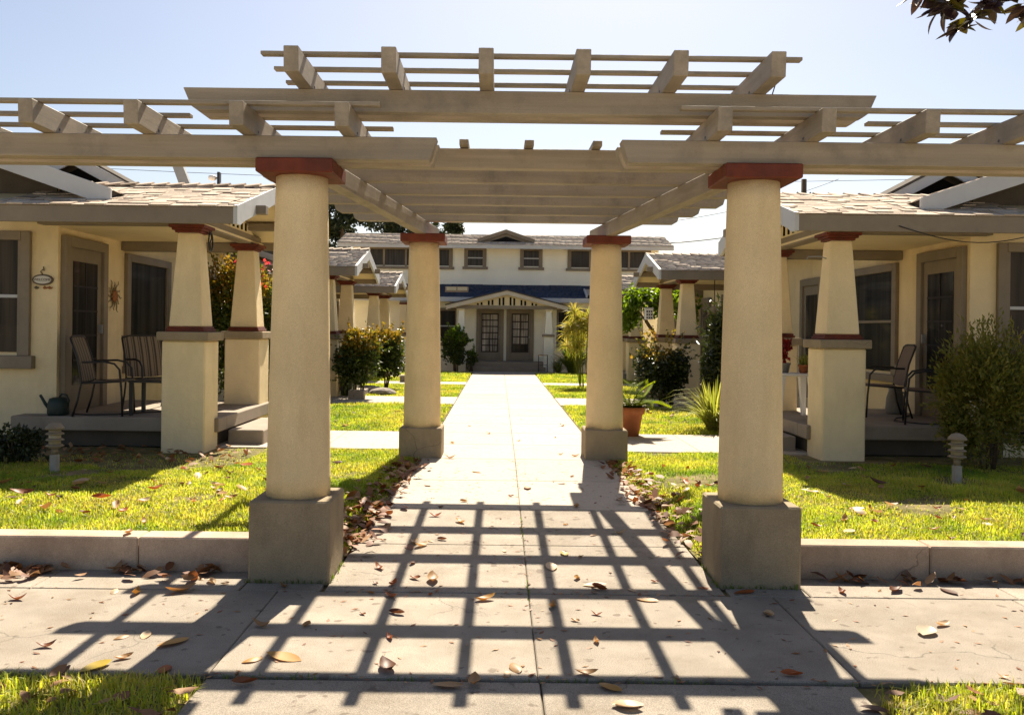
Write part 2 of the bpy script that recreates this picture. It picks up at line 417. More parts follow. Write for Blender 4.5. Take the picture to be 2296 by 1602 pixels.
def lathem(prof, cx, cy, n=24, name='lathe', cap=True):
    V, Fc = [], []
    for (r, z) in prof:
        for j in range(n):
            t = 2 * math.pi * j / n
            V.append((cx + r * math.cos(t), cy + r * math.sin(t), z))
    for i in range(len(prof) - 1):
        for j in range(n):
            Fc.append((i * n + j, i * n + (j + 1) % n, (i + 1) * n + (j + 1) % n, (i + 1) * n + j))
    if cap:
        Fc.append(tuple(range(n))); Fc.append(tuple(range((len(prof) - 1) * n, len(prof) * n)))
    return fix(raw(name, V, Fc))

def lathe(name, prof, cx, cy, mat, parent=None, n=24, smooth=True):
    me = lathem(prof, cx, cy, n, name)
    o = link(name, me, mat, parent)
    if smooth:
        for p in me.polygons: p.use_smooth = len(p.vertices) == 4
    return o

def merge(name, meshes, mat, parent=None, smooth=False):
    bm = bmesh.new()
    for m in meshes:
        bm.from_mesh(m); bpy.data.meshes.remove(m)
    me = bpy.data.meshes.new(name); bm.to_mesh(me); bm.free()
    return link(name, me, mat, parent, smooth)

def np_mesh(name, V, tris):
    me = bpy.data.meshes.new(name)
    V = np.asarray(V, dtype=np.float32); T = np.asarray(tris, dtype=np.int32)
    me.vertices.add(len(V)); me.vertices.foreach_set('co', V.ravel())
    me.loops.add(T.size); me.loops.foreach_set('vertex_index', T.ravel())
    me.polygons.add(len(T))
    me.polygons.foreach_set('loop_start', np.arange(0, T.size, 3, dtype=np.int32))
    me.polygons.foreach_set('loop_total', np.full(len(T), 3, dtype=np.int32))
    me.update(calc_edges=True)
    return me

def unit(a): return a / np.maximum(1e-9, np.linalg.norm(a, axis=1, keepdims=True))

def leaf_mesh(name, P, rng, length, width, outward=None, droop=0.3, fold=0.25, jitter=0.35):
    """one folded 2-triangle leaf at each point of P"""
    n = len(P)
    d = rng.normal(size=(n, 3))
    if outward is not None: d = d * 0.75 + outward * 1.0
    d[:, 2] -= droop
    d = unit(d)
    w = unit(np.cross(d, rng.normal(size=(n, 3))))
    nn = np.cross(d, w)
    L = length * (1 + jitter * rng.uniform(-1, 1, n))[:, None]
    W = width * (1 + jitter * rng.uniform(-1, 1, n))[:, None]
    a = P - d * L * 0.5; t = P + d * L * 0.5
    m = P - d * L * 0.05 + nn * W * fold
    l = m + w * W * 0.5; r = m - w * W * 0.5
    V = np.stack([a, l, t, r], 1).reshape(-1, 3)
    i = np.arange(n)[:, None] * 4
    T = np.concatenate([i + np.array([[0, 1, 2]]), i + np.array([[0, 2, 3]])], 1).reshape(-1, 3)
    return np_mesh(name, V, T)

def blob_points(rng, n, c, rad, lumps=14, lump_r=0.45, shell=0.55, zmin=None):
    """points in an uneven lumpy ellipsoid, denser near its skin; returns points and outward directions"""
    c = np.array(c, float); rad = np.array(rad, float)
    u = unit(rng.normal(size=(lumps, 3)))
    lc = u * (1 - lump_r) * (0.75 + 0.3 * rng.random((lumps, 1)))
    lr = lump_r * (0.75 + 0.5 * rng.random(lumps))
    k = rng.integers(0, lumps, n)
    v = unit(rng.normal(size=(n, 3)))
    rr = (shell + (1 - shell) * rng.random(n)) * lr[k]
    q = lc[k] + v * rr[:, None]
    P = c + q * rad
    if zmin is not None:
        P[:, 2] = np.maximum(P[:, 2], zmin + 0.05 * rng.random(n))
    return P, unit(q)

def blades_mesh(name, P, rng, length, width, lean=0.45, jitter=0.4, up=None):
    """one triangle-strip blade (3 tris, bent) at each root"""
    n = len(P)
    az = rng.uniform(0, 2 * math.pi, n)
    L = length * (1 + jitter * rng.uniform(-1, 1, n))
    W = width * (0.7 + 0.6 * rng.random(n))
    ln = lean * rng.random(n)
    h = np.stack([np.cos(az), np.sin(az), np.zeros(n)], 1)
    s = np.stack([-np.sin(az), np.cos(az), np.zeros(n)], 1)
    z = np.array([0, 0, 1.0])
    mid = P + (h * (ln * 0.35)[:, None] + z * 0.55) * L[:, None]
    tip = P + (h * (ln * 1.1)[:, None] + z * (1 - 0.4 * ln)[:, None]) * L[:, None]
    a = P - s * (W * 0.5)[:, None]; b = P + s * (W * 0.5)[:, None]
    c = mid + s * (W * 0.42)[:, None]; d = mid - s * (W * 0.42)[:, None]
    V = np.stack([a, b, c, d, tip], 1).reshape(-1, 3)
    i = np.arange(n)[:, None] * 5
    T = np.concatenate([i + np.array([[0, 1, 2]]), i + np.array([[0, 2, 3]]), i + np.array([[3, 2, 4]])], 1).reshape(-1, 3)
    return np_mesh(name, V, T)
# ================================================================== the ground
def path_z(y): return max(0.0, min(0.15, (y - 5.41) / (10.0 - 5.41) * 0.15))
def path_half(y):
    if y <= 6.1: return 1.22
    if y <= 10.0: return 1.22 + (1.02 - 1.22) * (y - 6.1) / 3.9
    return 1.02
def sm(t): t = np.clip(t, 0, 1); return t * t * (3 - 2 * t)
def path_z_np(y): return np.clip((y - 5.41) / 4.59 * 0.15, 0, 0.15)
def half_np(y): return np.where(y <= 6.1, 1.22, np.where(y <= 10.0, 1.22 - 0.20 * (y - 6.1) / 3.9, 1.02))
def lawn_z_np(x, y):
    far = np.where(y < 8, 0.195, np.maximum(0.15, 0.195 - 0.045 * (y - 8) / 2))
    near = path_z_np(y) + 0.0
    t = sm((np.abs(x) - half_np(y)) / 0.45)
    wob = 0.008 * np.sin(x * 3.1 + y * 1.7) * np.sin(y * 2.3 - x * 1.1) * t
    return near + (far - near) * t + wob - 0.012
def lawn_z(x, y): return float(lawn_z_np(np.array([x]), np.array([y]))[0])

g = raw('ground', [(-900, -900, -0.08), (900, -900, -0.08), (900, 1500, -0.08), (-900, 1500, -0.08)], [(0, 1, 2, 3)])
tag(link('ground', g, 'ground'), kind='structure')

tag(link('street', raw('street', [(-60, -14, -0.05), (60, -14, -0.05), (60, 1.88, -0.05), (-60, 1.88, -0.05)], [(0, 1, 2, 3)]), 'street'), kind='structure')  # unseen street, added and kept pale to bounce light onto the columns

def sheet(name, x0, x1, y0, y1, fz, mat, nx, ny, dz=0.0):
    xs = np.linspace(x0, x1, nx + 1); ys = np.linspace(y0, y1, ny + 1)
    X, Y = np.meshgrid(xs, ys)
    Z = fz(X, Y) + dz
    V = np.stack([X, Y, Z], -1).reshape(-1, 3)
    i = np.arange(ny)[:, None] * (nx + 1) + np.arange(nx)[None, :]
    i = i.reshape(-1, 1)
    T = np.concatenate([i + np.array([[0, 1, nx + 2]]), i + np.array([[0, nx + 2, nx + 1]])], 1).reshape(-1, 3)
    me = np_mesh(name, V, T)
    return tag(link(name, me, mat, smooth=True), kind='structure')

# lawns between the paths: (x0, x1, y0, y1); the path side follows the path edge
def lawn(name, s, xo, y0, y1, mat='soil', ny=40):
    nx = 40
    u = np.linspace(0, 1, nx + 1) ** 1.3
    ys = np.linspace(y0, y1, ny + 1)
    U, Y = np.meshgrid(u, ys)
    hb = half_np(Y) + 0.012
    X = hb + (xo - hb) * U
    Z = lawn_z_np(X, Y)
    V = np.stack([X * s, Y, Z], -1).reshape(-1, 3)
    i = (np.arange(ny)[:, None] * (nx + 1) + np.arange(nx)[None, :]).reshape(-1, 1)
    T = np.concatenate([i + np.array([[0, 1, nx + 2]]), i + np.array([[0, nx + 2, nx + 1]])], 1).reshape(-1, 3)
    me = np_mesh(name, V, T)
    return tag(link(name, me, mat, smooth=True), kind='structure')
for s in (-1, 1):
    lawn('lawn', s, 9.0, 6.0, 10.68)
    lawn('lawn', s, 5.6, 12.58, 17.15)
    lawn('lawn', s, 5.6, 19.05, 23.25)
    lawn('lawn', s, 5.6, 24.45, 29.6)

def slab(parent, x0, x1, y0, y1, fz, t=0.05, mat='concrete', xf=None):
    """paving slab whose top follows the ground; xf(y) gives (x0, x1) when the slab flares"""
    (a0, a1) = xf(y0) if xf else (x0, x1)
    (b0, b1) = xf(y1) if xf else (x0, x1)
    z0, z1 = fz(y0), fz(y1)
    bot = [(a0, y0, z0 - t), (b0, y1, z1 - t), (b1, y1, z1 - t), (a1, y0, z0 - t)]
    top = [(a0, y0, z0), (b0, y1, z1), (b1, y1, z1), (a1, y0, z0)]
    return hexa('slab', bot, top, mat, parent, 0.006)

# sidewalk along the street
sw = tag(link('sidewalk', raw('sidewalk', [(-14, 4.085, -0.022), (14, 4.085, -0.022), (14, 5.42, -0.022), (-14, 5.42, -0.022)], [(0, 1, 2, 3)]), 'joint'), kind='structure')
jx = [-13.5, -12, -10.5, -9, -7.5, -6, -4.5, -3, -1.5, 0.02, 1.5, 2.95, 4.45, 5.95, 7.45, 8.95, 10.45, 11.95, 13.45]
for a, b in zip(jx[:-1], jx[1:]):
    slab(sw, a + 0.002, b - 0.002, 4.10, 5.404, lambda y: 0.0)
# apron slab towards the street
ap = tag(link('apron_walk', raw('apron_walk', [(-1.52, 1.9, -0.026), (1.50, 1.9, -0.026), (1.50, 4.09, -0.026), (-1.52, 4.09, -0.026)], [(0, 1, 2, 3)]), 'joint'), kind='structure')
for a, b in ((-1.5, 0.03), (0.03, 1.47)):
    slab(ap, a + 0.004, b - 0.004, 1.92, 4.068, lambda y: -0.006)
# garden path: ramp through the pergola, then level to the far house
pv, pf = [], []
ysamp = [5.405, 6.1, 7, 8, 9, 10, 20, 30.62]
for y in ysamp:
    h = path_half(y)
    pv += [(-h, y, path_z(y) - 0.02), (h, y, path_z(y) - 0.02)]
for i in range(len(ysamp) - 1): pf.append((2 * i, 2 * i + 1, 2 * i + 3, 2 * i + 2))
gp = tag(link('garden_path', raw('garden_path', pv, pf), 'joint'), kind='structure')
jy = [5.415, 6.48, 7.60, 8.80, 10.0, 11.25, 12.5, 13.75, 15.0, 16.25, 17.5, 18.75, 20.0, 21.25, 22.5, 23.75, 25.0, 26.25, 27.5, 28.75, 30.62]
for a, b in zip(jy[:-1], jy[1:]):
    slab(gp, 0, 0, a + 0.0025, b - 0.0025, path_z, 0.05, 'path_concrete' if a > 7 else 'concrete', lambda y: (-path_half(y), 0.019))
    slab(gp, 0, 0, a + 0.0025, b - 0.0025, path_z, 0.05, 'path_concrete' if a > 7 else 'concrete', lambda y: (0.0225, path_half(y)))
# short paths from the garden path to the porches
for s in (-1, 1):
    for (a, b) in ((10.72, 12.54), (17.2, 19.0), (23.3, 24.4)):
        cp = tag(link('porch_path', raw('porch_path', [(s * 1.03, a, 0.128), (s * 5.6, a, 0.128), (s * 5.6, b, 0.128), (s * 1.03, b, 0.128)], [(0, 1, 2, 3)]), 'joint'), kind='structure')
        for (x0, x1) in ((1.032, 2.28), (2.286, 3.5), (3.506, 5.5)):
            xa, xb = sorted((s * x0, s * x1))
            slab(cp, xa, xb, a, b, lambda y: 0.152, mat='path_concrete')
    # strip in front of the far house
    xa, xb = sorted((s * 1.03, s * 5.2))
    cp = tag(link('far_walk', raw('far_walk', [(xa, 29.62, 0.128), (xb, 29.62, 0.128), (xb, 30.62, 0.128), (xa, 30.62, 0.128)], [(0, 1, 2, 3)]), 'joint'), kind='structure')
    slab(cp, xa, xb, 29.64, 30.62, lambda y: 0.152, mat='path_concrete')
# soil strip between sidewalk and kerb, and the planted strip by the street
for s in (-1, 1):
    xa, xb = sorted((s * 1.20, s * 14))
    tag(link('soil_strip', raw('soil_strip', [(xa, 5.404, -0.014), (xb, 5.404, -0.024), (xb, 5.95, -0.024), (xa, 5.95, -0.024)], [(0, 1, 2, 3)]), 'soil'), kind='structure')
    mg_ = tag(link('kerb_margin', raw('kerb_margin', [(s * 1.76, 5.40, -0.02), (s * 13.5, 5.40, -0.02), (s * 13.5, 5.82, -0.02), (s * 1.76, 5.82, -0.02)], [(0, 1, 2, 3)]), 'joint'), kind='structure')
    for a, b in ((1.25, 1.735), (1.74, 3.0), (3.0, 4.5), (4.5, 6.0), (6.0, 8.0), (8.0, 10.5), (10.5, 13.5)):
        xa, xb = sorted((s * (a + .002), s * (b - .002)))
        slab(mg_, xa, xb, 5.412, 5.57 if a < 1.7 else 5.815, lambda y: 0.001)
    xa, xb = (-12, -1.50) if s < 0 else (1.475, 12)
    sheet('parkway', xa, xb, 1.9, 4.08, lambda X, Y: -0.022 + 0.03 * sm((np.abs(X) - 1.47) / 0.3) * sm((4.08 - Y) / 0.2), 'soil', 40, 20)

# kerb wall holding the raised lawns
for s, lab in ((-1, 'low pinkish concrete kerb wall on the left edging the raised lawn'), (1, 'low pinkish concrete kerb wall on the right edging the raised lawn')):
    k = thing('kerb_wall', (s * 4, 5.9, 0), lab, 'kerb wall', 'kerb walls along the sidewalk')
    ed = [1.735, 2.52, 3.72, 4.95, 6.2, 7.45, 8.7, 9.95] if s < 0 else [1.735, 2.66, 3.9, 5.15, 6.4, 7.65, 8.9, 10.1]
    for a, b in zip(ed[:-1], ed[1:]):
        xa, xb = sorted((s * (a + 0.003), s * (b - 0.003)))
        box('kerb_block', xa, xb, 5.83, 6.03, -0.03, 0.215, 'kerb', k, 0.01)

# ================================================================== pergola
pg = thing('pergola', (0, 7.9, 0), 'taupe timber pergola on four cream round columns over the garden path', 'pergola')
def column(cx, cy, zg, zb, zt, hb, r0, r1, hc, ct):
    prof = []
    for i in range(17):
        t = i / 16
        r = r0 + (r1 - r0) * (t ** 1.25)
        prof.append((r, zb - 0.002 + (zt - zb + 0.004) * t))
    sh = lathe('column', prof, cx, cy, 'column', pg, 40)
    box('column_base', cx - hb, cx + hb, cy - hb, cy + hb, zg, zb, 'plinth', sh, 0.012)
    box('column_cap', cx - hc, cx + hc, cy - hc, cy + hc, zt, zt + ct, 'red', sh, 0.008)
for s in (-1, 1):
    column(s * 1.475, 5.83, -0.02, 0.51, 2.570, 0.255, 0.206, 0.166, 0.243, 0.092)
    column(s * 1.045, 10.24, 0.10, 0.485, 2.575, 0.24, 0.214, 0.170, 0.250, 0.093)

def xbeam(name, xa, xb, y0, y1, z0, z1, cut=0.055, chamf=0.03, mat='timber', cutl=True, cutr=True):
    """timber along x; free ends slope inwards to a small chamfer at the lower corner"""
    def end(x, sgn, on):
        if not on: return [(x, z1), (x, z0)]
        h = z1 - z0
        return [(x, z1), (x + sgn * cut, z0 + h * 0.2), (x + sgn * (cut + chamf), z0)]
    l = end(xa, 1, cutl); r = end(xb, -1, cutr)
    poly = l + r[::-1]
    return prism(name, poly, 'y', y0, y1, mat, pg, 0.004)

# wing beams on the front columns
for s in (-1, 1):
    for (y0, y1) in ((5.65, 5.77), (5.875, 5.995)):
        a, b = sorted((s * 0.585, s * 4.6))
        xbeam('wing_beam', a, b, y0, y1, 2.664, 2.810, 0.035, 0.015, cutl=True, cutr=True)
# beams along the path
def pt(s, x, y, z): return (s * x, y, z)
for s in (-1, 1):
    def cx(y): return 1.455 + (1.045 - 1.455) * (y - 5.83) / (10.24 - 5.83)
    ya, yb = 6.075, 11.0
    za, zb_ = 2.617, 2.672
    w = 0.055
    h = 0.146
    bot = [pt(s, cx(ya) - w, ya, za), pt(s, cx(yb) - w, yb, zb_), pt(s, cx(yb) + w, yb, zb_), pt(s, cx(ya) + w, ya, za)]
    top = [pt(s, cx(ya) - w, ya, za + h), pt(s, cx(yb) - w, yb - 0.10, zb_ + h), pt(s, cx(yb) + w, yb - 0.10, zb_ + h), pt(s, cx(ya) + w, ya, za + h)]
    hexa('long_beam', bot, top, 'timber_y', pg, 0.004)
# six deep cross beams over the path, ends stepping in with the flare
for y in (6.55, 7.23, 7.94, 8.63, 9.38, 10.14):
    zb_ = 2.617 + 0.146 + (y - 6.075) / (11.0 - 6.075) * 0.055 + 0.002
    L = 1.86 + (10.18 - y) * 0.092
    xbeam('cross_beam', -L, L, y - 0.046, y + 0.046, zb_, zb_ + 0.146, 0.035, 0.05)
# slats on the cross beams
for x in (-1.87, -1.40, -0.92, -0.445, 0.025, 0.515, 0.985, 1.45, 1.87):
    z0 = 2.617 + 0.146 * 2 + 0.004; sl = 0.055 / 4.925
    ya, yb = 6.40, (10.42 if abs(x) < 1.6 else 9.62)
    w = 0.033
    zz = lambda y: z0 + 0.004 + (y - 6.075) * sl
    bot = [(x - w, ya, zz(ya)), (x - w, yb, zz(yb)), (x + w, yb, zz(yb)), (x + w, ya, zz(ya))]
    top = [(a, b, c + 0.04) for a, b, c in bot]
    hexa('slat', bot, top, 'timber_y', pg, 0.003)
# wing rafters and their thin battens
def rafter(name, x, y0, y1, z0, z1, w=0.044):
    h = z1 - z0
    poly = [(y0, z1), (y0 + 0.012, z0), (y1 - 0.012, z0), (y1, z1)]
    o = prism(name, poly, 'x', x - w, x + w, 'timber_y', pg, 0.004)
    sd = -1 if x > 0 else 1                      # nail heads on the side towards the path
    for yy in (5.70, 5.94):
        box('nail_head', x + sd * (w - .001) - 0.004, x + sd * (w - .001) + 0.004, yy - 0.007, yy + 0.007, z0 + 0.022, z0 + 0.036, 'iron', o, 0.0)
    return o
for s, x0, st in ((-1, 1.14, 0.635), (1, 1.17, 0.625)):
    for k in range(6):
        rafter('wing_rafter', s * (x0 + st * k), 5.36, 6.32, 2.811, 2.955)
    for y, xe in ((5.48, 0.92), (5.82, 2.20), (6.14, 0.92)):
        a, b = sorted((s * xe, s * 4.7))
        box('batten', a, b, y - 0.03, y + 0.03, 2.956, 2.980, 'timber', pg, 0.003)
# upper beams
for (y0, y1) in ((5.615, 5.70), (5.80, 5.885)):
    xbeam('upper_beam', -2.185, 2.185, y0, y1, 2.957, 3.100, 0.05, 0.04)
# top rafters and battens
for k in range(6):
    rafter('top_rafter', 0.014 + 0.573 * (k - 2.5), 5.23, 6.27, 3.101, 3.250)
for y in (5.44, 5.76, 6.08):
    box('batten', -1.645, 1.645, y - 0.03, y + 0.03, 3.251, 3.273, 'timber', pg, 0.003)
tube('hanging_wire', [(1.555, 5.46, 3.29), (1.545, 5.50, 3.25), (1.535, 5.66, 3.099)], 0.004, 'iron', pg, 5)
# ================================================================== bungalows
def np_boxes(name, O, U, V, N, cells, t=0.004, tilt=0.012):
    """many shingles as one mesh; cells = (u, v, w, h)"""
    O, U, V, N = (np.array(a, float) for a in (O, U, V, N))
    c = np.array(cells)
    Vs = []
    for (du, dv, dn) in ((0, 0, 0), (1, 0, 0), (1, 1, 0), (0, 1, 0), (0, 0, 1), (1, 0, 1), (1, 1, 1), (0, 1, 1)):
        p = O + U * (c[:, 0] + du * c[:, 2])[:, None] + V * (c[:, 1] + dv * c[:, 3])[:, None] \
            + N * (dn * (t + 0.009 * (np.sin(np.arange(len(c)) * 12.9898) > 0.45)) + (1 - dv) * tilt * c[:, 3] + 0.002)[:, None]
        Vs.append(p)
    Vv = np.stack(Vs, 1).reshape(-1, 3)
    q = np.array([[4, 5, 6], [4, 6, 7], [0, 1, 5], [0, 5, 4], [1, 2, 6], [1, 6, 5], [3, 0, 4], [3, 4, 7]])
    T = (np.arange(len(c))[:, None, None] * 8 + q[None]).reshape(-1, 3)
    return np_mesh(name, Vv, T)

def cells_for(W, H, exp_, rng, wlo, whi, hh):
    out = []
    r = 0
    v = -0.02
    while v < H - 0.02:
        u = -rng.random() * 0.12
        while u < W:
            w = rng.uniform(wlo, whi)
            a = max(0, u); b = min(W, u + w - 0.004)
            if b - a > 0.03:
                out.append((a, v + rng.uniform(-0.006, 0.006), b - a, min(hh, H - v)))
            u += w
        v += exp_
        r += 1
    return out

def pier(parent, s, cx, cy, z0, zs):
    """tapered craftsman porch pier: zs scales nothing, z0 is the ground"""
    h = 0.25
    p = box('porch_pier', s * cx - h, s * cx + h, cy - h, cy + h, z0, 1.425, 'stucco', parent, 0.015)
    sl = 0.298
    box('pier_slab', s * cx - sl, s * cx + sl, cy - sl, cy + sl, 1.426, 1.528, 'plinth', p, 0.010)
    a = 0.222
    box('red_collar', s * cx - a, s * cx + a, cy - a, cy + a, 1.529, 1.562, 'red', p, 0.006)
    a = 0.206
    box('red_collar', s * cx - a, s * cx + a, cy - a, cy + a, 1.5625, 1.590, 'red', p, 0.006)
    b0, b1 = 0.193, 0.122
    X = s * cx
    hexa('pier_shaft', [(X - b0, cy - b0, 1.591), (X - b0, cy + b0, 1.591), (X + b0, cy + b0, 1.591), (X + b0, cy - b0, 1.591)],
         [(X - b1, cy - b1, 2.681), (X - b1, cy + b1, 2.681), (X + b1, cy + b1, 2.681), (X + b1, cy - b1, 2.681)], 'stucco', p, 0.010)
    for a, za, zb in ((0.150, 2.682, 2.708), (0.178, 2.7085, 2.735), (0.205, 2.7355, 2.772)):
        box('red_capital', X - a, X + a, cy - a, cy + a, za, zb, 'red', p, 0.004)
    return p

SHINGLE_MESH = {}
def shingle_mesh(w, thick):
    k = (round(w, 2), thick)
    if k not in SHINGLE_MESH:
        me = boxm(0, k[0], 0, 0.19, 0, thick, 0.0015, 'shingle')
        me.materials.append(MAT['shingle'])
        SHINGLE_MESH[k] = me
    return SHINGLE_MESH[k]

def sash_window_y(parent, s, xw, y0, y1, z0, z1, glass, rail=True, fw=0.11):
    """window in a wall facing the path (wall plane x = xw)"""
    def X(a, b): return sorted((s * (xw + a), s * (xw + b)))
    a, b = X(-0.015, 0.01)
    w = box('window', a, b, y0, y1, z0, z1, glass, parent, 0.0)
    for (ya, yb, za, zb) in ((y0 - fw, y0, z0 - fw * .4, z1 + fw), (y1, y1 + fw, z0 - fw * .4, z1 + fw)):
        a, b = X(-0.055, 0.02); box('window_frame', a, b, ya, yb, za, zb, 'trim', w, 0.004)
    a, b = X(-0.058, 0.02); box('window_frame', a, b, y0, y1, z1, z1 + fw, 'trim', w, 0.004)
    a, b = X(-0.09, 0.02); box('window_sill', a, b, y0 - fw - .04, y1 + fw + .04, z0 - 0.15, z0 - 0.045, 'trim', w, 0.006)
    a, b = X(-0.045, 0.01); box('sash', a, b, y0, y0 + 0.045, z0 - 0.04, z1 - .001, 'trim', w, 0.003)
    a, b = X(-0.045, 0.01); box('sash', a, b, y1 - 0.045, y1, z0 - 0.04, z1 - .001, 'trim', w, 0.003)
    if rail:
        zm = (z0 + z1) / 2
        a, b = X(-0.04, 0.01); box('meeting_rail', a, b, y0 + 0.046, y1 - 0.046, zm - 0.02, zm + 0.02, 'trim', w, 0.003)
    return w

def sash_window_x(parent, x0, x1, yw, z0, z1, glass, rail=True, fw=0.11, sill=0.16, mid=None, mat='trim'):
    """window in a wall facing the street (wall plane y = yw)"""
    w = box('window', x0, x1, yw - 0.015, yw + 0.01, z0, z1, glass, parent, 0.0)
    for (xa, xb) in ((x0 - fw, x0), (x1, x1 + fw)):
        box('window_frame', xa, xb, yw - 0.055, yw + 0.02, z0 - 0.04, z1 + fw, mat, w, 0.004)
    box('window_frame', x0, x1, yw - 0.058, yw + 0.02, z1, z1 + fw, mat, w, 0.004)
    if sill: box('window_sill', x0 - fw - .06, x1 + fw + .06, yw - 0.10, yw + 0.02, z0 - 0.04 - sill, z0 - 0.042, mat, w, 0.006)
    for (xa, xb) in ((x0, x0 + 0.04), (x1 - 0.04, x1)):
        box('sash', xa, xb, yw - 0.045, yw + 0.01, z0 - 0.04, z1 - .001, mat, w, 0.003)
    if rail:
        zm = (z0 + z1) / 2
        box('meeting_rail', x0 + 0.041, x1 - 0.041, yw - 0.04, yw + 0.01, zm - 0.02, zm + 0.02, 'rake', w, 0.003)
    if mid:
        for m in mid: box('mullion', m - 0.04, m + 0.04, yw - 0.05, yw + 0.01, z0 - .03, z1 - .002, mat, w, 0.003)
    return w

def porch_door(parent, s, xw, y0, y1, zf, zt, glass, fancy=True):
    """door in the wall facing the path: casing, leaf, screened glass, muntins and handle"""
    def X(a, b): return sorted((s * (xw + a), s * (xw + b)))
    cw = 0.13
    a, b = X(-0.03, 0.01)
    d = box('door', a, b, y0 + cw, y1 - cw, zf, zt - cw, 'trim', parent, 0.004)
    for (ya, yb) in ((y0, y0 + cw), (y1 - cw, y1)):
        a, b = X(-0.07, 0.02); box('door_casing', a, b, ya, yb, zf, zt, 'trim', d, 0.006)
        ym = ya + 0.045 if ya == y0 else ya - 0.0
    a, b = X(-0.073, 0.02); box('door_casing', a, b, y0 + cw, y1 - cw, zt - cw, zt, 'trim', d, 0.006)
    gy0, gy1 = y0 + cw + 0.13, y1 - cw - 0.13
    gz0, gz1 = zf + 0.33, zt - cw - 0.17
    a, b = X(-0.036, 0.0); box('door_glass', a, b, gy0, gy1, gz0, gz1, glass, d, 0.0)
    if fancy:
        for i in range(1, 5):
            z = gz0 + (gz1 - gz0) * i / 5
            a, b = X(-0.042, 0.0); box('muntin', a, b, gy0, gy1, z - 0.012, z + 0.012, 'muntin', d, 0.0)
        ym = (gy0 + gy1) / 2
        a, b = X(-0.0425, 0.0); box('muntin', a, b, ym - 0.012, ym + 0.012, gz0, gz1, 'muntin', d, 0.0)
    a, b = X(-0.085, -0.028)
    box('door_handle', a, b, y1 - cw - 0.085, y1 - cw - 0.06, zf + 0.98, zf + 1.10, 'steel', d, 0.004)
    return d

def _done(B, d):
    B.location.z -= d                      # the court falls slightly away from the street
    return B

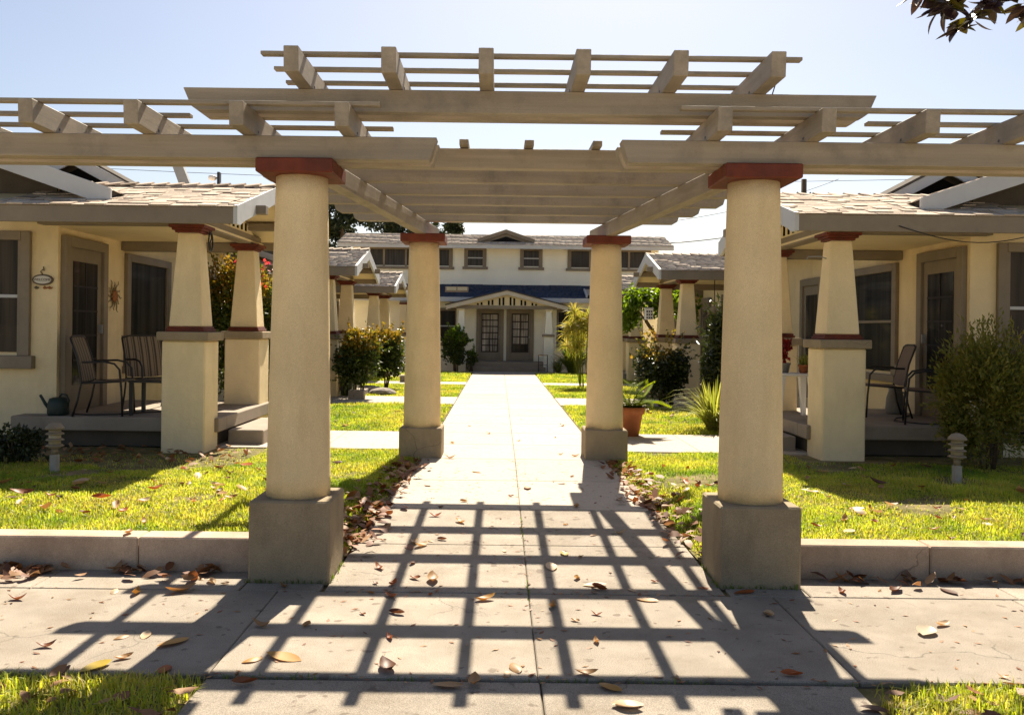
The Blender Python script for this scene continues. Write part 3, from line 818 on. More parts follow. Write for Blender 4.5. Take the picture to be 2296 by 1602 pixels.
def bungalow(s, dy, label, seed, near, ylen=7.0, dormer=True, drop_=0.0):
    rng = np.random.default_rng(seed)
    def X(a, b): return sorted((s * a, s * b))
    B = thing('bungalow', (s * 5.6, 11 + dy, 0.15), label, 'bungalow', 'bungalows either side of the garden path')
    yf = 10.95 + dy
    XW = 5.6
    # body with a gable towards the street
    rx = 8.2; pitch = 0.335
    ze = 3.05
    def zr(x): return ze + (x - 4.75) * pitch if x <= rx else ze + (2 * rx - 4.75 - x) * pitch
    wall = prism('wall', [(s * XW, 0.08), (s * XW, zr(XW) - 0.02), (s * rx, zr(rx) - 0.02), (s * 10.8, zr(10.8) - 0.02), (s * 10.8, 0.08)], 'y', yf, yf + ylen, 'stucco', B, 0.0)
    prism('gable_shade_panel', [(s * (XW + 0.005), 2.96), (s * (XW + 0.005), zr(XW) - 0.03), (s * rx, zr(rx) - 0.03), (s * 10.79, zr(10.79) - 0.03), (s * 10.79, 2.96)], 'y', yf - 0.03, yf - 0.002, 'gable_and_shade_brown', B, 0.0)  # dark panel puts the deep shade under the overhang into colour
    # main roof: two slopes with boards along the street edge
    y0, y1 = 10.30 + dy, yf + ylen + 0.5
    roof = prism('roof', [(s * 4.75, ze), (s * rx, zr(rx)), (s * 11.65, ze), (s * 11.65, ze + 0.12), (s * rx, zr(rx) + 0.13), (s * 4.72, ze + 0.11)], 'y', y0 + 0.045, y1, 'felt', B, 0.0)
    for xs in ((4.68, rx), (2 * rx - 4.68, rx)):
        p = [(s * xs[0], ze - 0.09), (s * xs[0], ze + 0.125), (s * xs[1], zr(rx) + 0.155), (s * xs[1], zr(rx) - 0.06)]
        prism('rake_board', p, 'y', y0, y0 + 0.04, 'rake', roof, 0.004)
    cells = cells_for(y1 - y0 - 0.06, 3.75, 0.13, rng, 0.18, 0.32, 0.2)
    Vd = np.array([s * 1, 0, pitch]); Vd = Vd / np.linalg.norm(Vd); Nd = np.array([-s * pitch, 0, 1]) / math.hypot(1, pitch)
    sh = link('shingles', np_boxes('shingles', (s * 4.70, y0 + 0.05, ze + 0.105), (0, 1, 0), Vd, Nd, cells), 'shingles', roof)
    tag(sh, kind='stuff')
    if dormer:
        # attic gable with a dark vent, facing the street
        yd = 15.9 + dy; dx = 7.85
        dz = 4.66; hw = 1.12; dr_ = 0.60
        dr = prism('attic_gable', [(s * (dx - hw + .1), dz - dr_), (s * dx, dz - 0.06), (s * (dx + hw - .1), dz - dr_), (s * (dx + hw - .1), dz - dr_ - .3), (s * (dx - hw + .1), dz - dr_ - .3)], 'y', yd + 0.3, yd + 1.0, 'gable_and_shade_brown', B, 0.0)
        for q in (-1, 1):
            prism('rake_board', [(s * (dx + q * hw), dz - dr_), (s * dx, dz), (s * dx, dz - 0.20), (s * (dx + q * hw), dz - dr_ - 0.20)], 'y', yd, yd + 0.05, 'rake', dr, 0.004)
            prism('gable_slope', [(s * (dx + q * (hw + .02)), dz - dr_ + 0.0), (s * dx, dz + 0.012), (s * dx, dz + 0.05), (s * (dx + q * (hw + .03)), dz - dr_ + 0.035)], 'y', yd - 0.03, yd + 1.0, 'felt', dr, 0.0)
        prism('gable_vent', [(s * (dx - 0.75), dz - 0.62), (s * dx, dz - 0.24), (s * (dx + 0.75), dz - 0.62)], 'y', yd + 0.285, yd + 0.31, 'dark', dr, 0.0)

    # porch roof, ridge towards the path
    xe = 3.13
    ey0, ry, ey1 = 9.95 + dy, 11.65 + dy, 13.35 + dy
    ez, rz = 2.93, 3.40
    pr = prism('porch_roof', [(ey0, ez - 0.075), (ey0, ez - 0.01), (ry, rz - 0.01), (ey1, ez - 0.01), (ey1, ez - 0.075), (ry, rz - 0.075)], 'x', s * (xe + 0.02), s * 6.6, 'soffit', B, 0.0)
    a, b = X(xe, 6.5)
    box('fascia', a, b, ey0 - 0.035, ey0 - 0.002, 2.735, 2.925, 'trim', pr, 0.006)
    box('fascia', a, b, ey1 + 0.002, ey1 + 0.035, 2.735, 2.925, 'trim', pr, 0.006)
    for (ya, yb) in ((ey0 - 0.036, ry), (ey1 + 0.036, ry)):
        sg = 1 if ya < yb else -1
        prism('rake_board', [(ya, 2.735), (ya, ez + 0.012), (yb, rz + 0.018), (yb, rz - 0.20), (ya + sg * 0.30, 2.80), (ya + sg * 0.13, 2.735)], 'x', s * (xe - 0.03), s * (xe + 0.018), 'rake', pr, 0.004)
    # shingles on the street slope
    run = ry - ey0; H = math.hypot(run, rz - ez)
    th = math.atan2(rz - ez, run)
    Vd = np.array([0, math.cos(th), math.sin(th)]); Nd = np.array([0, -math.sin(th), math.cos(th)])
    W = 2.75 if near else 2.9
    cells = cells_for(W, H, 0.105 if near else 0.11, rng, 0.13, 0.26, 0.19)
    org = np.array([s * (xe - 0.02), ey0 - 0.03, ez - 0.006])
    if near:
        RX = Matrix.Rotation(th, 4, 'X')
        for (u, v, w, h) in cells:
            k = max(0.06, round(w / 0.02) * 0.02)
            o = bpy.data.objects.new('shingle', shingle_mesh(k, 0.020 if rng.random() < 0.3 else 0.009))
            COL.objects.link(o)
            o.parent = pr
            x = org[0] + (u if s > 0 else -u - k)
            p = Vector((x, org[1], org[2])) + Vector(Vd) * v + Vector(Nd) * 0.001
            o.matrix_local = Matrix.Translation(p) @ Matrix.Rotation(th - 0.02 - 0.03 * rng.random(), 4, 'X') @ Matrix.Translation((0, 0, 0.004)) @ Matrix.Rotation(0.012 * (rng.random() - .5), 4, 'Z')
    else:
        U = np.array([s, 0, 0.0])
        tag(link('shingles', np_boxes('shingles', org, U, Vd, Nd, cells), 'shingles', pr), kind='stuff')
    cells = cells_for(2.9, H, 0.13, rng, 0.14, 0.26, 0.19)
    Vb = np.array([0, -math.cos(th), math.sin(th)]); Nb = np.array([0, math.sin(th), math.cos(th)])
    tag(link('shingles', np_boxes('shingles', np.array([s * (xe - 0.02), ey1 + 0.03, ez - 0.006]), np.array([s, 0, 0.0]), Vb, Nb, cells), 'shingles', pr), kind='stuff')
    # ridge caps
    cm = None
    x = xe - 0.03
    i = 0
    while x < 5.6:
        if cm is None:
            cm = prismm([(-0.11, -0.032), (0, 0.0), (0.11, -0.032), (0.11, -0.010), (0, 0.026), (-0.11, -0.010)], 'x', 0, 0.27, 0, 'ridge_cap')
            cm.materials.append(MAT['shingle'])
        o = bpy.data.objects.new('ridge_cap', cm); COL.objects.link(o); o.parent = pr
        o.matrix_local = Matrix.Translation((s * x if s > 0 else s * x - 0.27, ry, rz + 0.012)) @ Matrix.Rotation(-s * -0.12, 4, 'Y') @ Matrix.Rotation(0.02 * (rng.random() - .5), 4, 'Z')
        x += 0.20; i += 1
    # gable infill, beams and purlin ends
    gx = 3.72
    gw = prism('gable_panel', [(10.45 + dy, 2.90), (ry, rz - 0.10), (12.85 + dy, 2.90)], 'x', s * gx, s * (gx + 0.05), 'soffit', B, 0.0)
    for k in range(-4, 5):
        yy = ry + k * 0.19
        hz = rz - 0.16 - abs(k * 0.19) * (rz - ez) / run
        if hz > 2.95:
            a, b = X(gx - 0.012, gx + 0.01)
            box('vent_slot', a, b, yy - 0.03, yy + 0.03, 2.925, hz, 'dark', gw, 0.0)
    a, b = X(3.71, 3.89)
    box('porch_beam', a, b, 10.20 + dy, 13.20 + dy, 2.774, 2.90, 'trim', B, 0.006)
    for yb_ in (10.42, 12.77):
        a, b = X(3.895, 5.59)
        box('porch_beam', a, b, yb_ + dy, yb_ + 0.16 + dy, 2.66 if yb_ > 11 else 2.768, 2.792, 'trim', B, 0.006)
    a, b = X(3.70, 5.595)
    box('porch_ceiling', a, b, 10.0 + dy, 13.3 + dy, 2.795, 2.82, 'soffit', B, 0.0)
    for yy in (10.72, 12.58):
        zz = ez + (1 - abs(yy - 11.65) / 1.7) * (rz - ez) - 0.20
        a, b = X(2.98, 3.71)
        box('purlin', a, b, yy - 0.055 + dy, yy + 0.055 + dy, zz, zz + 0.105, 'trim', B, 0.005)
    # piers, floor, steps
    pier(B, s, 3.80, 10.50 + dy, 0.10, 1)
    pier(B, s, 3.80, 12.85 + dy, 0.10, 1)
    a, b = X(3.5, 5.98)
    fl = box('porch_floor', a, b, 10.62 + dy, 10.945 + dy, 0.335, 0.50, 'porch', B, 0.010)
    a, b = X(3.5, 5.595)
    box('porch_floor', a, b, 10.947 + dy, 13.12 + dy, 0.335, 0.50, 'porch', B, 0.010)
    a, b = X(3.6, 5.9)
    box('porch_footing', a, b, 10.72 + dy, 13.05 + dy, 0.08, 0.334, 'gable_and_shade_brown', B, 0.0)
    a, b = X(3.06, 3.498)
    box('step', a, b, 10.98 + dy, 12.52 + dy, 0.10, 0.325, 'porch', B, 0.012)
    # doors and windows facing the path
    porch_door(B, s, XW, 11.02 + dy, 12.22 + dy, 0.50, 2.70, 'screen')
    sash_window_y(B, s, XW, 13.0 + dy, 14.5 + dy, 1.05, 2.52, 'glass_dark', rail=(s > 0))
    porch_door(B, s, XW, 15.85 + dy, 16.95 + dy, 0.40, 2.60, 'glass_dark', False) if ylen > 5 else None
    # window facing the street
    xa, xb = X(6.03, 7.35)
    sash_window_x(B, xa, xb, yf, 1.25, 2.62, 'glass_curtain')
    a, b = X(6.1, 6.5)
    if s < 0: return _done(B, drop_)
    v = box('foundation_vent', a, b, yf - 0.02, yf + 0.01, 0.26, 0.46, 'dark', B, 0.0)
    for k in range(4):
        box('vent_bar', a, b, yf - 0.028, yf - 0.005, 0.275 + k * 0.05, 0.29 + k * 0.05, 'trim', v, 0.0)
    return _done(B, drop_)

BL1 = bungalow(-1, 0.0, 'cream bungalow nearest on the left, with welcome sign and striped porch chairs', 11, True)
BR1 = bungalow(1, 0.0, 'cream stucco bungalow nearest on the right, white plant table and sling chairs on its porch', 12, True)
bungalow(-1, 8.4, 'second cream bungalow on the left, half hidden behind two clipped shrubs', 13, False, 5.9, False, 0.07)
bungalow(1, 8.4, 'second cream bungalow on the right, with a leafy tree and trailing vine at its porch', 14, False, 5.9, False, 0.07)
bungalow(-1, 15.35, 'third cream bungalow on the left, smallest porch gable before the far house', 15, False, 4.0, False, 0.15)
bungalow(1, 15.35, 'third cream bungalow on the right, its porch mostly behind the back right column', 16, False, 4.0, False, 0.15)

# things fixed to the near bungalows
def sloped_post():
    hexa('roof_flue', [(-4.98, 13.9, 3.25), (-4.98, 14.0, 3.25), (-4.80, 14.0, 3.25), (-4.80, 13.9, 3.25)],
         [(-5.38, 13.9, 4.30), (-5.38, 14.0, 4.30), (-5.22, 14.0, 4.30), (-5.22, 13.9, 4.30)], 'grey_post', BL1, 0.004)
sloped_post()

# ================================================================== far two-storey house
FH = thing('two_storey_house', (0.08, 31, 0.15), 'two-storey cream house with twin doors under a low gable at the end of the path', 'house')
box('lower_wall', -6.0, 6.1, 32.4, 38.0, 0.05, 2.75, 'far_stucco', FH, 0.0)
box('upper_wall', -5.75, 5.85, 33.8, 37.6, 2.751, 4.72, 'far_stucco', FH, 0.0)
# upper roof
ez0, rz0, ey_, ry_ = 4.74, 5.30, 33.2, 35.2
ur = prism('upper_roof', [(ey_, ez0 - 0.06), (ey_, ez0), (ry_, rz0), (38.2, ez0), (38.2, ez0 - 0.06), (ry_, rz0 - 0.06)], 'x', -6.2, 6.28, 'soffit', FH, 0.0)
box('fascia', -6.22, 6.30, ey_ - 0.045, ey_ - 0.002, ez0 - 0.14, ez0 + 0.005, 'rake', ur, 0.004)
rngF = np.random.default_rng(5)
th = math.atan2(rz0 - ez0, ry_ - ey_)
tag(link('shingles', np_boxes('shingles', np.array([-6.24, ey_ - 0.05, ez0 + 0.004]), np.array([1.0, 0, 0]), np.array([0, math.cos(th), math.sin(th)]),
    np.array([0, -math.sin(th), math.cos(th)]), cells_for(12.55, math.hypot(ry_ - ey_, rz0 - ez0) + .05, 0.14, rngF, 0.2, 0.34, 0.2)), 'shingles', ur), kind='stuff')
# small roof gable with louvres
gy = 33.55
rg = prism('roof_gable', [(0.06 - 0.95, 4.90), (0.06, 5.22), (0.06 + 0.95, 4.90)], 'y', gy + 0.12, gy + 1.6, 'trim', FH, 0.0)
for q in (-1, 1):
    prism('rake_board', [(0.06 + q * 1.06, 4.86), (0.06, 5.22), (0.06, 5.33), (0.06 + q * 1.06, 4.97)], 'y', gy, gy + 0.06, 'trim', rg, 0.0)
    prism('gable_slope', [(0.06 + q * 1.08, 4.97), (0.06, 5.335), (0.06, 5.36), (0.06 + q * 1.08, 4.995)], 'y', gy - 0.02, gy + 1.7, 'shingles', rg, 0.0)
prism('gable_vent', [(0.06 - 0.62, 4.905), (0.06, 5.10), (0.06 + 0.62, 4.905)], 'y', gy + 0.105, gy + 0.13, 'dark', rg, 0.0)
# lower roof, navy shingles
ly0, lz0, ly1, lz1 = 31.85, 2.72, 33.795, 3.27
lr = prism('lower_roof', [(ly0, lz0 - 0.06), (ly0, lz0), (ly1, lz1), (ly1, lz1 - 0.06)], 'x', -6.3, 6.4, 'felt', FH, 0.0)
th = math.atan2(lz1 - lz0, ly1 - ly0)
tag(link('navy_shingles', np_boxes('navy_shingles', np.array([-6.3, ly0 - 0.02, lz0 + 0.004]), np.array([1.0, 0, 0]), np.array([0, math.cos(th), math.sin(th)]),
    np.array([0, -math.sin(th), math.cos(th)]), cells_for(12.7, math.hypot(ly1 - ly0, lz1 - lz0) + .02, 0.13, rngF, 0.2, 0.3, 0.19)), 'blue_shingles', lr), kind='stuff')
box('fascia', -6.3, 6.4, ly0 - 0.05, ly0 - 0.003, 2.575, 2.735, 'rake', lr, 0.004)
# rooflight box on the lower roof
sk = box('roof_hatch', -2.15, -1.30, 32.55, 33.1, 2.92, 3.14, 'tan_wood', FH, 0.01)
for k in range(2):
    box('hatch_pane', -2.10 + k * 0.40, -1.74 + k * 0.40, 32.535, 32.56, 3.0, 3.125, 'soffit', sk, 0.0)
# upper windows
for (x0, x1) in ((-1.415, -0.775), (0.70, 1.35)):
    sash_window_x(FH, x0, x1, 33.8, 4.00, 4.585, 'glass_upper', True, 0.10, 0.10)
sash_window_x(FH, -5.35, -2.05, 33.8, 3.98, 4.585, 'glass_upper', False, 0.10, 0.10, [-4.55, -3.72, -2.89])
sash_window_x(FH, 2.5, 5.45, 33.8, 3.98, 4.585, 'glass_upper', False, 0.10, 0.10, [3.25, 4.0, 4.72])
# lower windows either side of the porch
sash_window_x(FH, -3.5, -1.72, 32.4, 1.15, 2.25, 'glass_dark', True, 0.10, 0.12)
sash_window_x(FH, 1.95, 3.6, 32.4, 1.15, 2.25, 'glass_dark', True, 0.10, 0.12)
# gabled entrance porch
py = 30.95
px0 = 0.10
pr = prism('entrance_gable', [(px0 - 1.55, 2.42), (px0, 2.80), (px0 + 1.55, 2.42)], 'y', py + 0.15, py + 0.22, 'soffit', FH, 0.0)
for k in range(-3, 3):
    for q in (-0.065, 0.065):
        xx = px0 + 0.19 + k * 0.38 + q
        hz = 2.80 - abs(xx - px0) * 0.245 - 0.05
        box('vent_slot', xx - 0.033, xx + 0.033, py + 0.138, py + 0.16, 2.44, hz, 'dark', pr, 0.0)
for q in (-1, 1):
    prism('rake_board', [(px0 + q * 2.12, 2.27), (px0 + q * 2.12, 2.415), (px0, 2.945), (px0, 2.80)], 'y', py - 0.05, py, 'far_trim', pr, 0.004)
    prism('entrance_roof', [(px0 + q * 2.14, 2.42), (px0, 2.95), (px0, 2.985), (px0 + q * 2.14, 2.455)], 'y', py - 0.08, 32.39, 'felt', FH, 0.0)
box('entrance_beam', px0 - 1.75, px0 + 1.75, py + 0.10, py + 0.26, 2.31, 2.418, 'trim', FH, 0.004)
for q, cxp in ((-1, -1.48), (1, 1.56)):
    p = box('porch_pier', cxp - 0.17, cxp + 0.17, py + 0.02, py + 0.36, 0.10, 1.36, 'far_stucco', FH, 0.01)
    box('pier_slab', cxp - 0.21, cxp + 0.21, py - 0.02, py + 0.40, 1.361, 1.44, 'plinth', p, 0.006)
    hexa('pier_shaft', [(cxp - 0.14, py + 0.05, 1.441), (cxp - 0.14, py + 0.33, 1.441), (cxp + 0.14, py + 0.33, 1.441), (cxp + 0.14, py + 0.05, 1.441)],
         [(cxp - 0.09, py + 0.10, 2.24), (cxp - 0.09, py + 0.28, 2.24), (cxp + 0.09, py + 0.28, 2.24), (cxp + 0.09, py + 0.10, 2.24)], 'far_stucco', p, 0.006)
    box('pier_cap', cxp - 0.13, cxp + 0.13, py + 0.07, py + 0.31, 2.241, 2.309, 'soffit', p, 0.006)
box('entrance_wall', -1.7, 1.9, 32.05, 32.399, 0.4, 2.42, 'far_stucco', FH, 0.0)
box('entrance_floor', -1.75, 1.9, 30.98, 32.049, 0.05, 0.47, 'porch', FH, 0.012)
box('step', -1.25, 1.45, 30.66, 30.978, 0.05, 0.31, 'porch', FH, 0.012)
for (x0, x1, rows, panel) in ((-0.98, 0.0, 6, False), (0.10, 1.08, 5, True)):
    d = box('door', x0 + 0.12, x1 - 0.12, 32.02, 32.05, 0.475, 2.22, 'trim', FH, 0.004)
    for (a, b) in ((x0, x0 + 0.12), (x1 - 0.12, x1)):
        box('door_casing', a, b, 31.97, 32.055, 0.475, 2.31, 'trim', d, 0.004)
    box('door_casing', x0 + .12, x1 - .12, 31.968, 32.055, 2.22, 2.31, 'trim', d, 0.004)
    ga, gb = x0 + 0.20, x1 - 0.20
    z0, z1 = 0.80, 2.15
    box('muntin_frame', ga - 0.015, gb + 0.015, 32.008, 32.025, z0 - 0.02, z1 + 0.02, 'muntin', d, 0.0)
    for r in range(rows):
        for c in range(2):
            pa = ga + (gb - ga) * c / 2 + 0.02; pb = ga + (gb - ga) * (c + 1) / 2 - 0.02
            za = z0 + (z1 - z0) * r / rows + 0.02; zb = z0 + (z1 - z0) * (r + 1) / rows - 0.02
            box('pane', pa, pb, 32.002, 32.012, za, zb, 'glass_dark' if (panel and r == 0) else 'glass_door_far', d, 0.0)
    box('door_handle', x1 - 0.17, x1 - 0.145, 31.98, 32.02, 1.28, 1.38, 'steel', d, 0.0)
# small side gable at the right of the entrance
sg = prism('side_gable', [(32.0, 2.86), (33.0, 3.12), (33.9, 2.86)], 'x', 3.0, 4.2, 'shingles', FH, 0.0)
prism('rake_board', [(31.96, 2.62), (31.96, 2.87), (33.0, 3.14), (33.0, 2.93)], 'x', 2.94, 2.995, 'rake', sg, 0.0)

# side piers of the far house
for cxp in (-3.55, 3.6):
    p = box('porch_pier', cxp - 0.19, cxp + 0.19, 31.4, 31.78, 0.08, 1.33, 'far_stucco', FH, 0.01)
    box('pier_slab', cxp - 0.23, cxp + 0.23, 31.36, 31.82, 1.331, 1.41, 'plinth', p, 0.006)
    box('red_collar', cxp - 0.165, cxp + 0.165, 31.425, 31.755, 1.411, 1.45, 'red', p, 0.004)
    hexa('pier_shaft', [(cxp - 0.15, 31.44, 1.451), (cxp - 0.15, 31.74, 1.451), (cxp + 0.15, 31.74, 1.451), (cxp + 0.15, 31.44, 1.451)],
         [(cxp - 0.10, 31.49, 2.44), (cxp - 0.10, 31.69, 2.44), (cxp + 0.10, 31.69, 2.44), (cxp + 0.10, 31.49, 2.44)], 'stucco', p, 0.006)
    box('red_capital', cxp - 0.14, cxp + 0.14, 31.45, 31.73, 2.441, 2.50, 'red', p, 0.004)
    box('porch_beam', cxp - 0.12, cxp + 0.12, 31.45, 32.39, 2.501, 2.57, 'trim', FH, 0.004)
# ================================================================== trees behind the far house
def conifer(name, x, y, h, r, seed, label, n=9000, trunk_r=0.25):
    rng = np.random.default_rng(seed)
    t = thing(name, (x, y, -0.05), label, 'tree', 'dark trees behind the far house')
    tube('trunk', [(x, y, -0.1), (x + 0.1, y, h * 0.4), (x - 0.05, y, h * 0.92)], trunk_r, 'bark', t, 8, 0.04)
    pts, outs = [], []
    k = 70
    for i in range(k):
        z = h * (0.16 + 0.82 * rng.random())
        rr = r * (1.08 - (z / h)) ** 0.7 * (0.75 + 0.5 * rng.random())
        a = rng.uniform(0, 2 * math.pi)
        d = rr * (0.25 + 0.65 * rng.random())
        c = (x + math.cos(a) * d, y + math.sin(a) * d, z)
        p, o = blob_points(rng, n // k, c, (0.62 * r * 0.5 + .12, 0.62 * r * 0.5 + .12, 0.34 * r * 0.5 + 0.12), 5, 0.5, 0.3)
        pts.append(p); outs.append(o)
        if i % 6 == 0:
            tube('limb', [(x, y, z - 0.3), c], 0.05, 'bark', t, 5, 0.015)
    P = np.concatenate(pts); O = np.concatenate(outs)
    link('crown', leaf_mesh('crown', P, rng, 0.26, 0.11, O, 0.2), 'conifer', t)
conifer('conifer_tree', -8.0, 44, 10.0, 3.2, 21, 'broad dark evergreen tree behind the left end of the far house roof', 15000)
conifer('conifer_tree', -4.9, 46, 10.5, 2.6, 22, 'tall dark evergreen tree behind the middle of the far house roof', 12000)
conifer('conifer_tree', -2.5, 45, 7.2, 1.3, 23, 'slender dark evergreen tree beside the back left column cap', 7000)

# utility lines
def wire(p0, p1, sag, r, label):
    pts = []
    for i in range(15):
        t = i / 14
        p = Vector(p0).lerp(Vector(p1), t); p.z -= sag * 4 * t * (1 - t); pts.append(p)
    o = tube('power_line', pts, r, 'iron', None, 4)
    tag(o, label, 'power line', 'overhead lines behind the houses')
wire((-30, 52, 12.6), (24, 48, 11.2), 0.6, 0.016, 'upper thin overhead wire crossing the sky behind the pergola')
wire((-30, 52, 11.0), (24, 48, 10.0), 0.6, 0.016, 'lower thin overhead wire crossing the sky behind the pergola')
wire((6.3, 34.5, 5.0), (16.5, 44, 7.6), 0.25, 0.022, 'dark service wire rising from the right end of the far house roof')
wire((6.3, 35.2, 5.9), (16.5, 44, 9.2), 0.25, 0.014, 'faint service wire above the right end of the far house roof')
up = thing('utility_pole', (10.2, 30.5, -0.08), 'dark utility pole top just above the right bungalow ridge', 'utility pole')
tube('pole', [(10.2, 30.5, -0.08), (10.2, 30.5, 6.85)], 0.12, 'bark', up, 8, 0.09)
for dx_ in (-0.22, 0.22):
    lathe('insulator', [(0.03, 6.30), (0.045, 6.34), (0.02, 6.42)], 10.2 + dx_, 30.5, 'grey_plastic', up, 8)
tube('bracket', [(9.95, 30.5, 6.30), (10.45, 30.5, 6.30)], 0.02, 'iron', up, 5)

# security lamp on the left ridge
sl = thing('security_lamp', (-4.1, 12.2, 3.42), 'small security lamp on a bent bracket on the left porch ridge', 'lamp')
tube('bracket', [(-4.22, 12.2, 3.36), (-4.12, 12.2, 3.46), (-4.0, 12.2, 3.54)], 0.018, 'iron', sl, 6)
box('back_plate', -4.045, -4.01, 12.16, 12.24, 3.50, 3.70, 'iron', sl, 0.004)
lathe('lamp_head', [(0.02, 3.585), (0.055, 3.60), (0.055, 3.645), (0.02, 3.66)], -4.12, 12.2, 'white_plastic', sl, 10)
tube('arm', [(-4.09, 12.2, 3.62), (-4.03, 12.2, 3.62)], 0.012, 'iron', sl, 5)

# loose cable under the right fascia
pts = []
for i in range(17):
    t = i / 16
    pts.append((4.25 + 1.75 * t, 9.90, 2.80 - 0.17 * math.sin(math.pi * t) - 0.01 * t))
tag(tube('loose_cable', pts, 0.006, 'iron', None, 5), 'black cable drooping along the grey fascia of the right porch', 'cable')
# hook on right pier
tag(tube('pier_hook', [(3.63, 10.40, 2.47), (3.55, 10.36, 2.49), (3.40, 10.34, 2.485), (3.38, 10.34, 2.45)], 0.008, 'steel', None, 5), 'thin metal plant hook fixed to the near right porch pier', 'hook')

# ================================================================== porch things
def sling_chair(name, base, rz, label, sling, frame='iron', group='patio chairs on the porches'):
    """outdoor chair; faces +x before rotation"""
    t = bpy.data.objects.new(name, None); COL.objects.link(t)
    tag(t, label, 'chair', group)
    w = 0.27
    parts = []
    for s in (-1, 1):
        y = s * w
        parts.append(('side_frame', tubem([(0.27, y, 0.0), (0.255, y, 0.30), (0.23, y, 0.56), (0.17, y, 0.63), (0.06, y, 0.655), (-0.20, y, 0.645)], 0.013, 6), frame))
        parts.append(('back_leg', tubem([(-0.30, y, 0.0), (-0.24, y, 0.20), (-0.20, y, 0.42), (-0.25, y, 0.70), (-0.33, y, 0.93)], 0.013, 6), frame))
        parts.append(('seat_rail', tubem([(0.25, y, 0.42), (0.0, y, 0.405), (-0.20, y, 0.40)], 0.012, 6), frame))
    parts.append(('top_rail', tubem([(-0.33, -w, 0.93), (-0.345, -w * .6, 0.955), (-0.345, w * .6, 0.955), (-0.33, w, 0.93)], 0.013, 6), frame))
    parts.append(('front_rail', tubem([(0.25, -w, 0.42), (0.25, w, 0.42)], 0.012, 6), frame))
    def ribbon(nm, pts):
        V, Fc = [], []
        for (x, z) in pts:
            for j in range(5):
                y = -w + 2 * w * j / 4
                sag = 0.018 * (1 - ((j - 2) / 2) ** 2)
                V.append((x, y, z - sag))
        for i in range(len(pts) - 1):
            for j in range(4):
                a = i * 5 + j; Fc.append((a, a + 1, a + 6, a + 5))
        me = raw(nm, V, Fc)
        bm = bmesh.new(); bm.from_mesh(me)
        bmesh.ops.solidify(bm, geom=bm.faces[:], thickness=0.012)
        bm.to_mesh(me); bm.free()
        return me
    parts.append(('seat', ribbon('seat', [(0.26, 0.43), (0.15, 0.425), (0.0, 0.415), (-0.12, 0.405), (-0.20, 0.41)]), sling))
    parts.append(('backrest', ribbon('backrest', [(-0.19, 0.43), (-0.215, 0.55), (-0.25, 0.70), (-0.295, 0.84), (-0.34, 0.96)]), sling))
    for nm, me, mt in parts:
        o = link(nm, me, mt, None, smooth=(nm not in ('seat', 'backrest')))
        o.parent = t
    t.location = base; t.rotation_euler = (0, 0, rz)
    return t
sling_chair('patio_chair', (-4.98, 10.92, 0.502), R(8), 'striped sling chair in front of the left door, facing the path', 'sling')
sling_chair('patio_chair', (-4.72, 11.75, 0.502), R(-42), 'striped sling chair under the left picture window, set behind the small table', 'sling')
sling_chair('patio_chair', (4.98, 11.95, 0.502), R(170), 'tan sling chair by the right window sill, seen past the near pier', 'tan_sling')
sling_chair('patio_chair', (5.12, 10.98, 0.502), R(158), 'black-armed chair half hidden by the feathery bush on the right porch', 'tan_sling')

st = thing('side_table', (-4.42, 11.0, 0.5), 'low black metal side table between the left striped chairs', 'table')
box('table_top', -4.66, -4.18, 10.80, 11.24, 0.90, 0.925, 'iron', st, 0.005)
for xx in (-4.63, -4.21):
    for yy in (10.83, 11.21):
        box('leg', xx - 0.022, xx + 0.022, yy - 0.022, yy + 0.022, 0.501, 0.899, 'iron', st, 0.004)

wc = thing('watering_can', (-5.52, 10.80, 0.5), 'dark green plastic watering can at the left end of the porch', 'watering can')
lathe('can_body', [(0.115, 0.501), (0.125, 0.53), (0.12, 0.64), (0.10, 0.70), (0.06, 0.715)], -5.50, 10.80, 'green_plastic', wc, 18)
tube('spout', [(-5.59, 10.80, 0.55), (-5.66, 10.80, 0.64), (-5.72, 10.80, 0.74)], 0.022, 'green_plastic', wc, 8, 0.016)
tube('handle', [(-5.50, 10.80, 0.70), (-5.46, 10.80, 0.755), (-5.40, 10.80, 0.745), (-5.37, 10.80, 0.68), (-5.39, 10.80, 0.58)], 0.011, 'green_plastic', wc, 6)

ho = tube('garden_hose', [(-5.35, 10.85, 0.51), (-5.1, 10.78, 0.51), (-4.85, 10.85, 0.51), (-4.6, 11.15, 0.51), (-4.4, 11.3, 0.51)], 0.009, 'iron', None, 6)
tag(ho, 'dark garden hose lying across the left porch floor', 'hose')

# welcome sign on the left front wall
ws = thing('welcome_sign', (-5.78, 10.94, 2.15), 'oval WELCOME sign with a hook and two small birds on the left wall', 'sign')
def ovalm(cx, cz, rx, rz_, y0, y1, n=28):
    return prismm([(cx + rx * math.cos(2 * math.pi * i / n), cz + rz_ * math.sin(2 * math.pi * i / n)) for i in range(n)], 'y', y0, y1, 0, 'oval')
link('rim', ovalm(-5.775, 2.14, 0.130, 0.068, 10.928, 10.946), 'sign_rim', ws)
link('face', ovalm(-5.775, 2.14, 0.108, 0.049, 10.922, 10.9275), 'sign_face', ws)
def text(name, body, size, loc, rot, mat, parent, extrude=0.002):
    cu = bpy.data.curves.new(name, 'FONT'); cu.body = body; cu.size = size; cu.extrude = extrude
    cu.align_x = 'CENTER'; cu.align_y = 'CENTER'
    to = bpy.data.objects.new(name, cu); COL.objects.link(to)
    bpy.context.view_layer.update()
    dg = bpy.context.evaluated_depsgraph_get()
    me = bpy.data.meshes.new_from_object(to.evaluated_get(dg))
    bpy.data.objects.remove(to, do_unlink=True)
    me.transform(Matrix.Translation(loc) @ rot.to_4x4())
    me.materials.clear()
    return link(name, me, mat, parent)
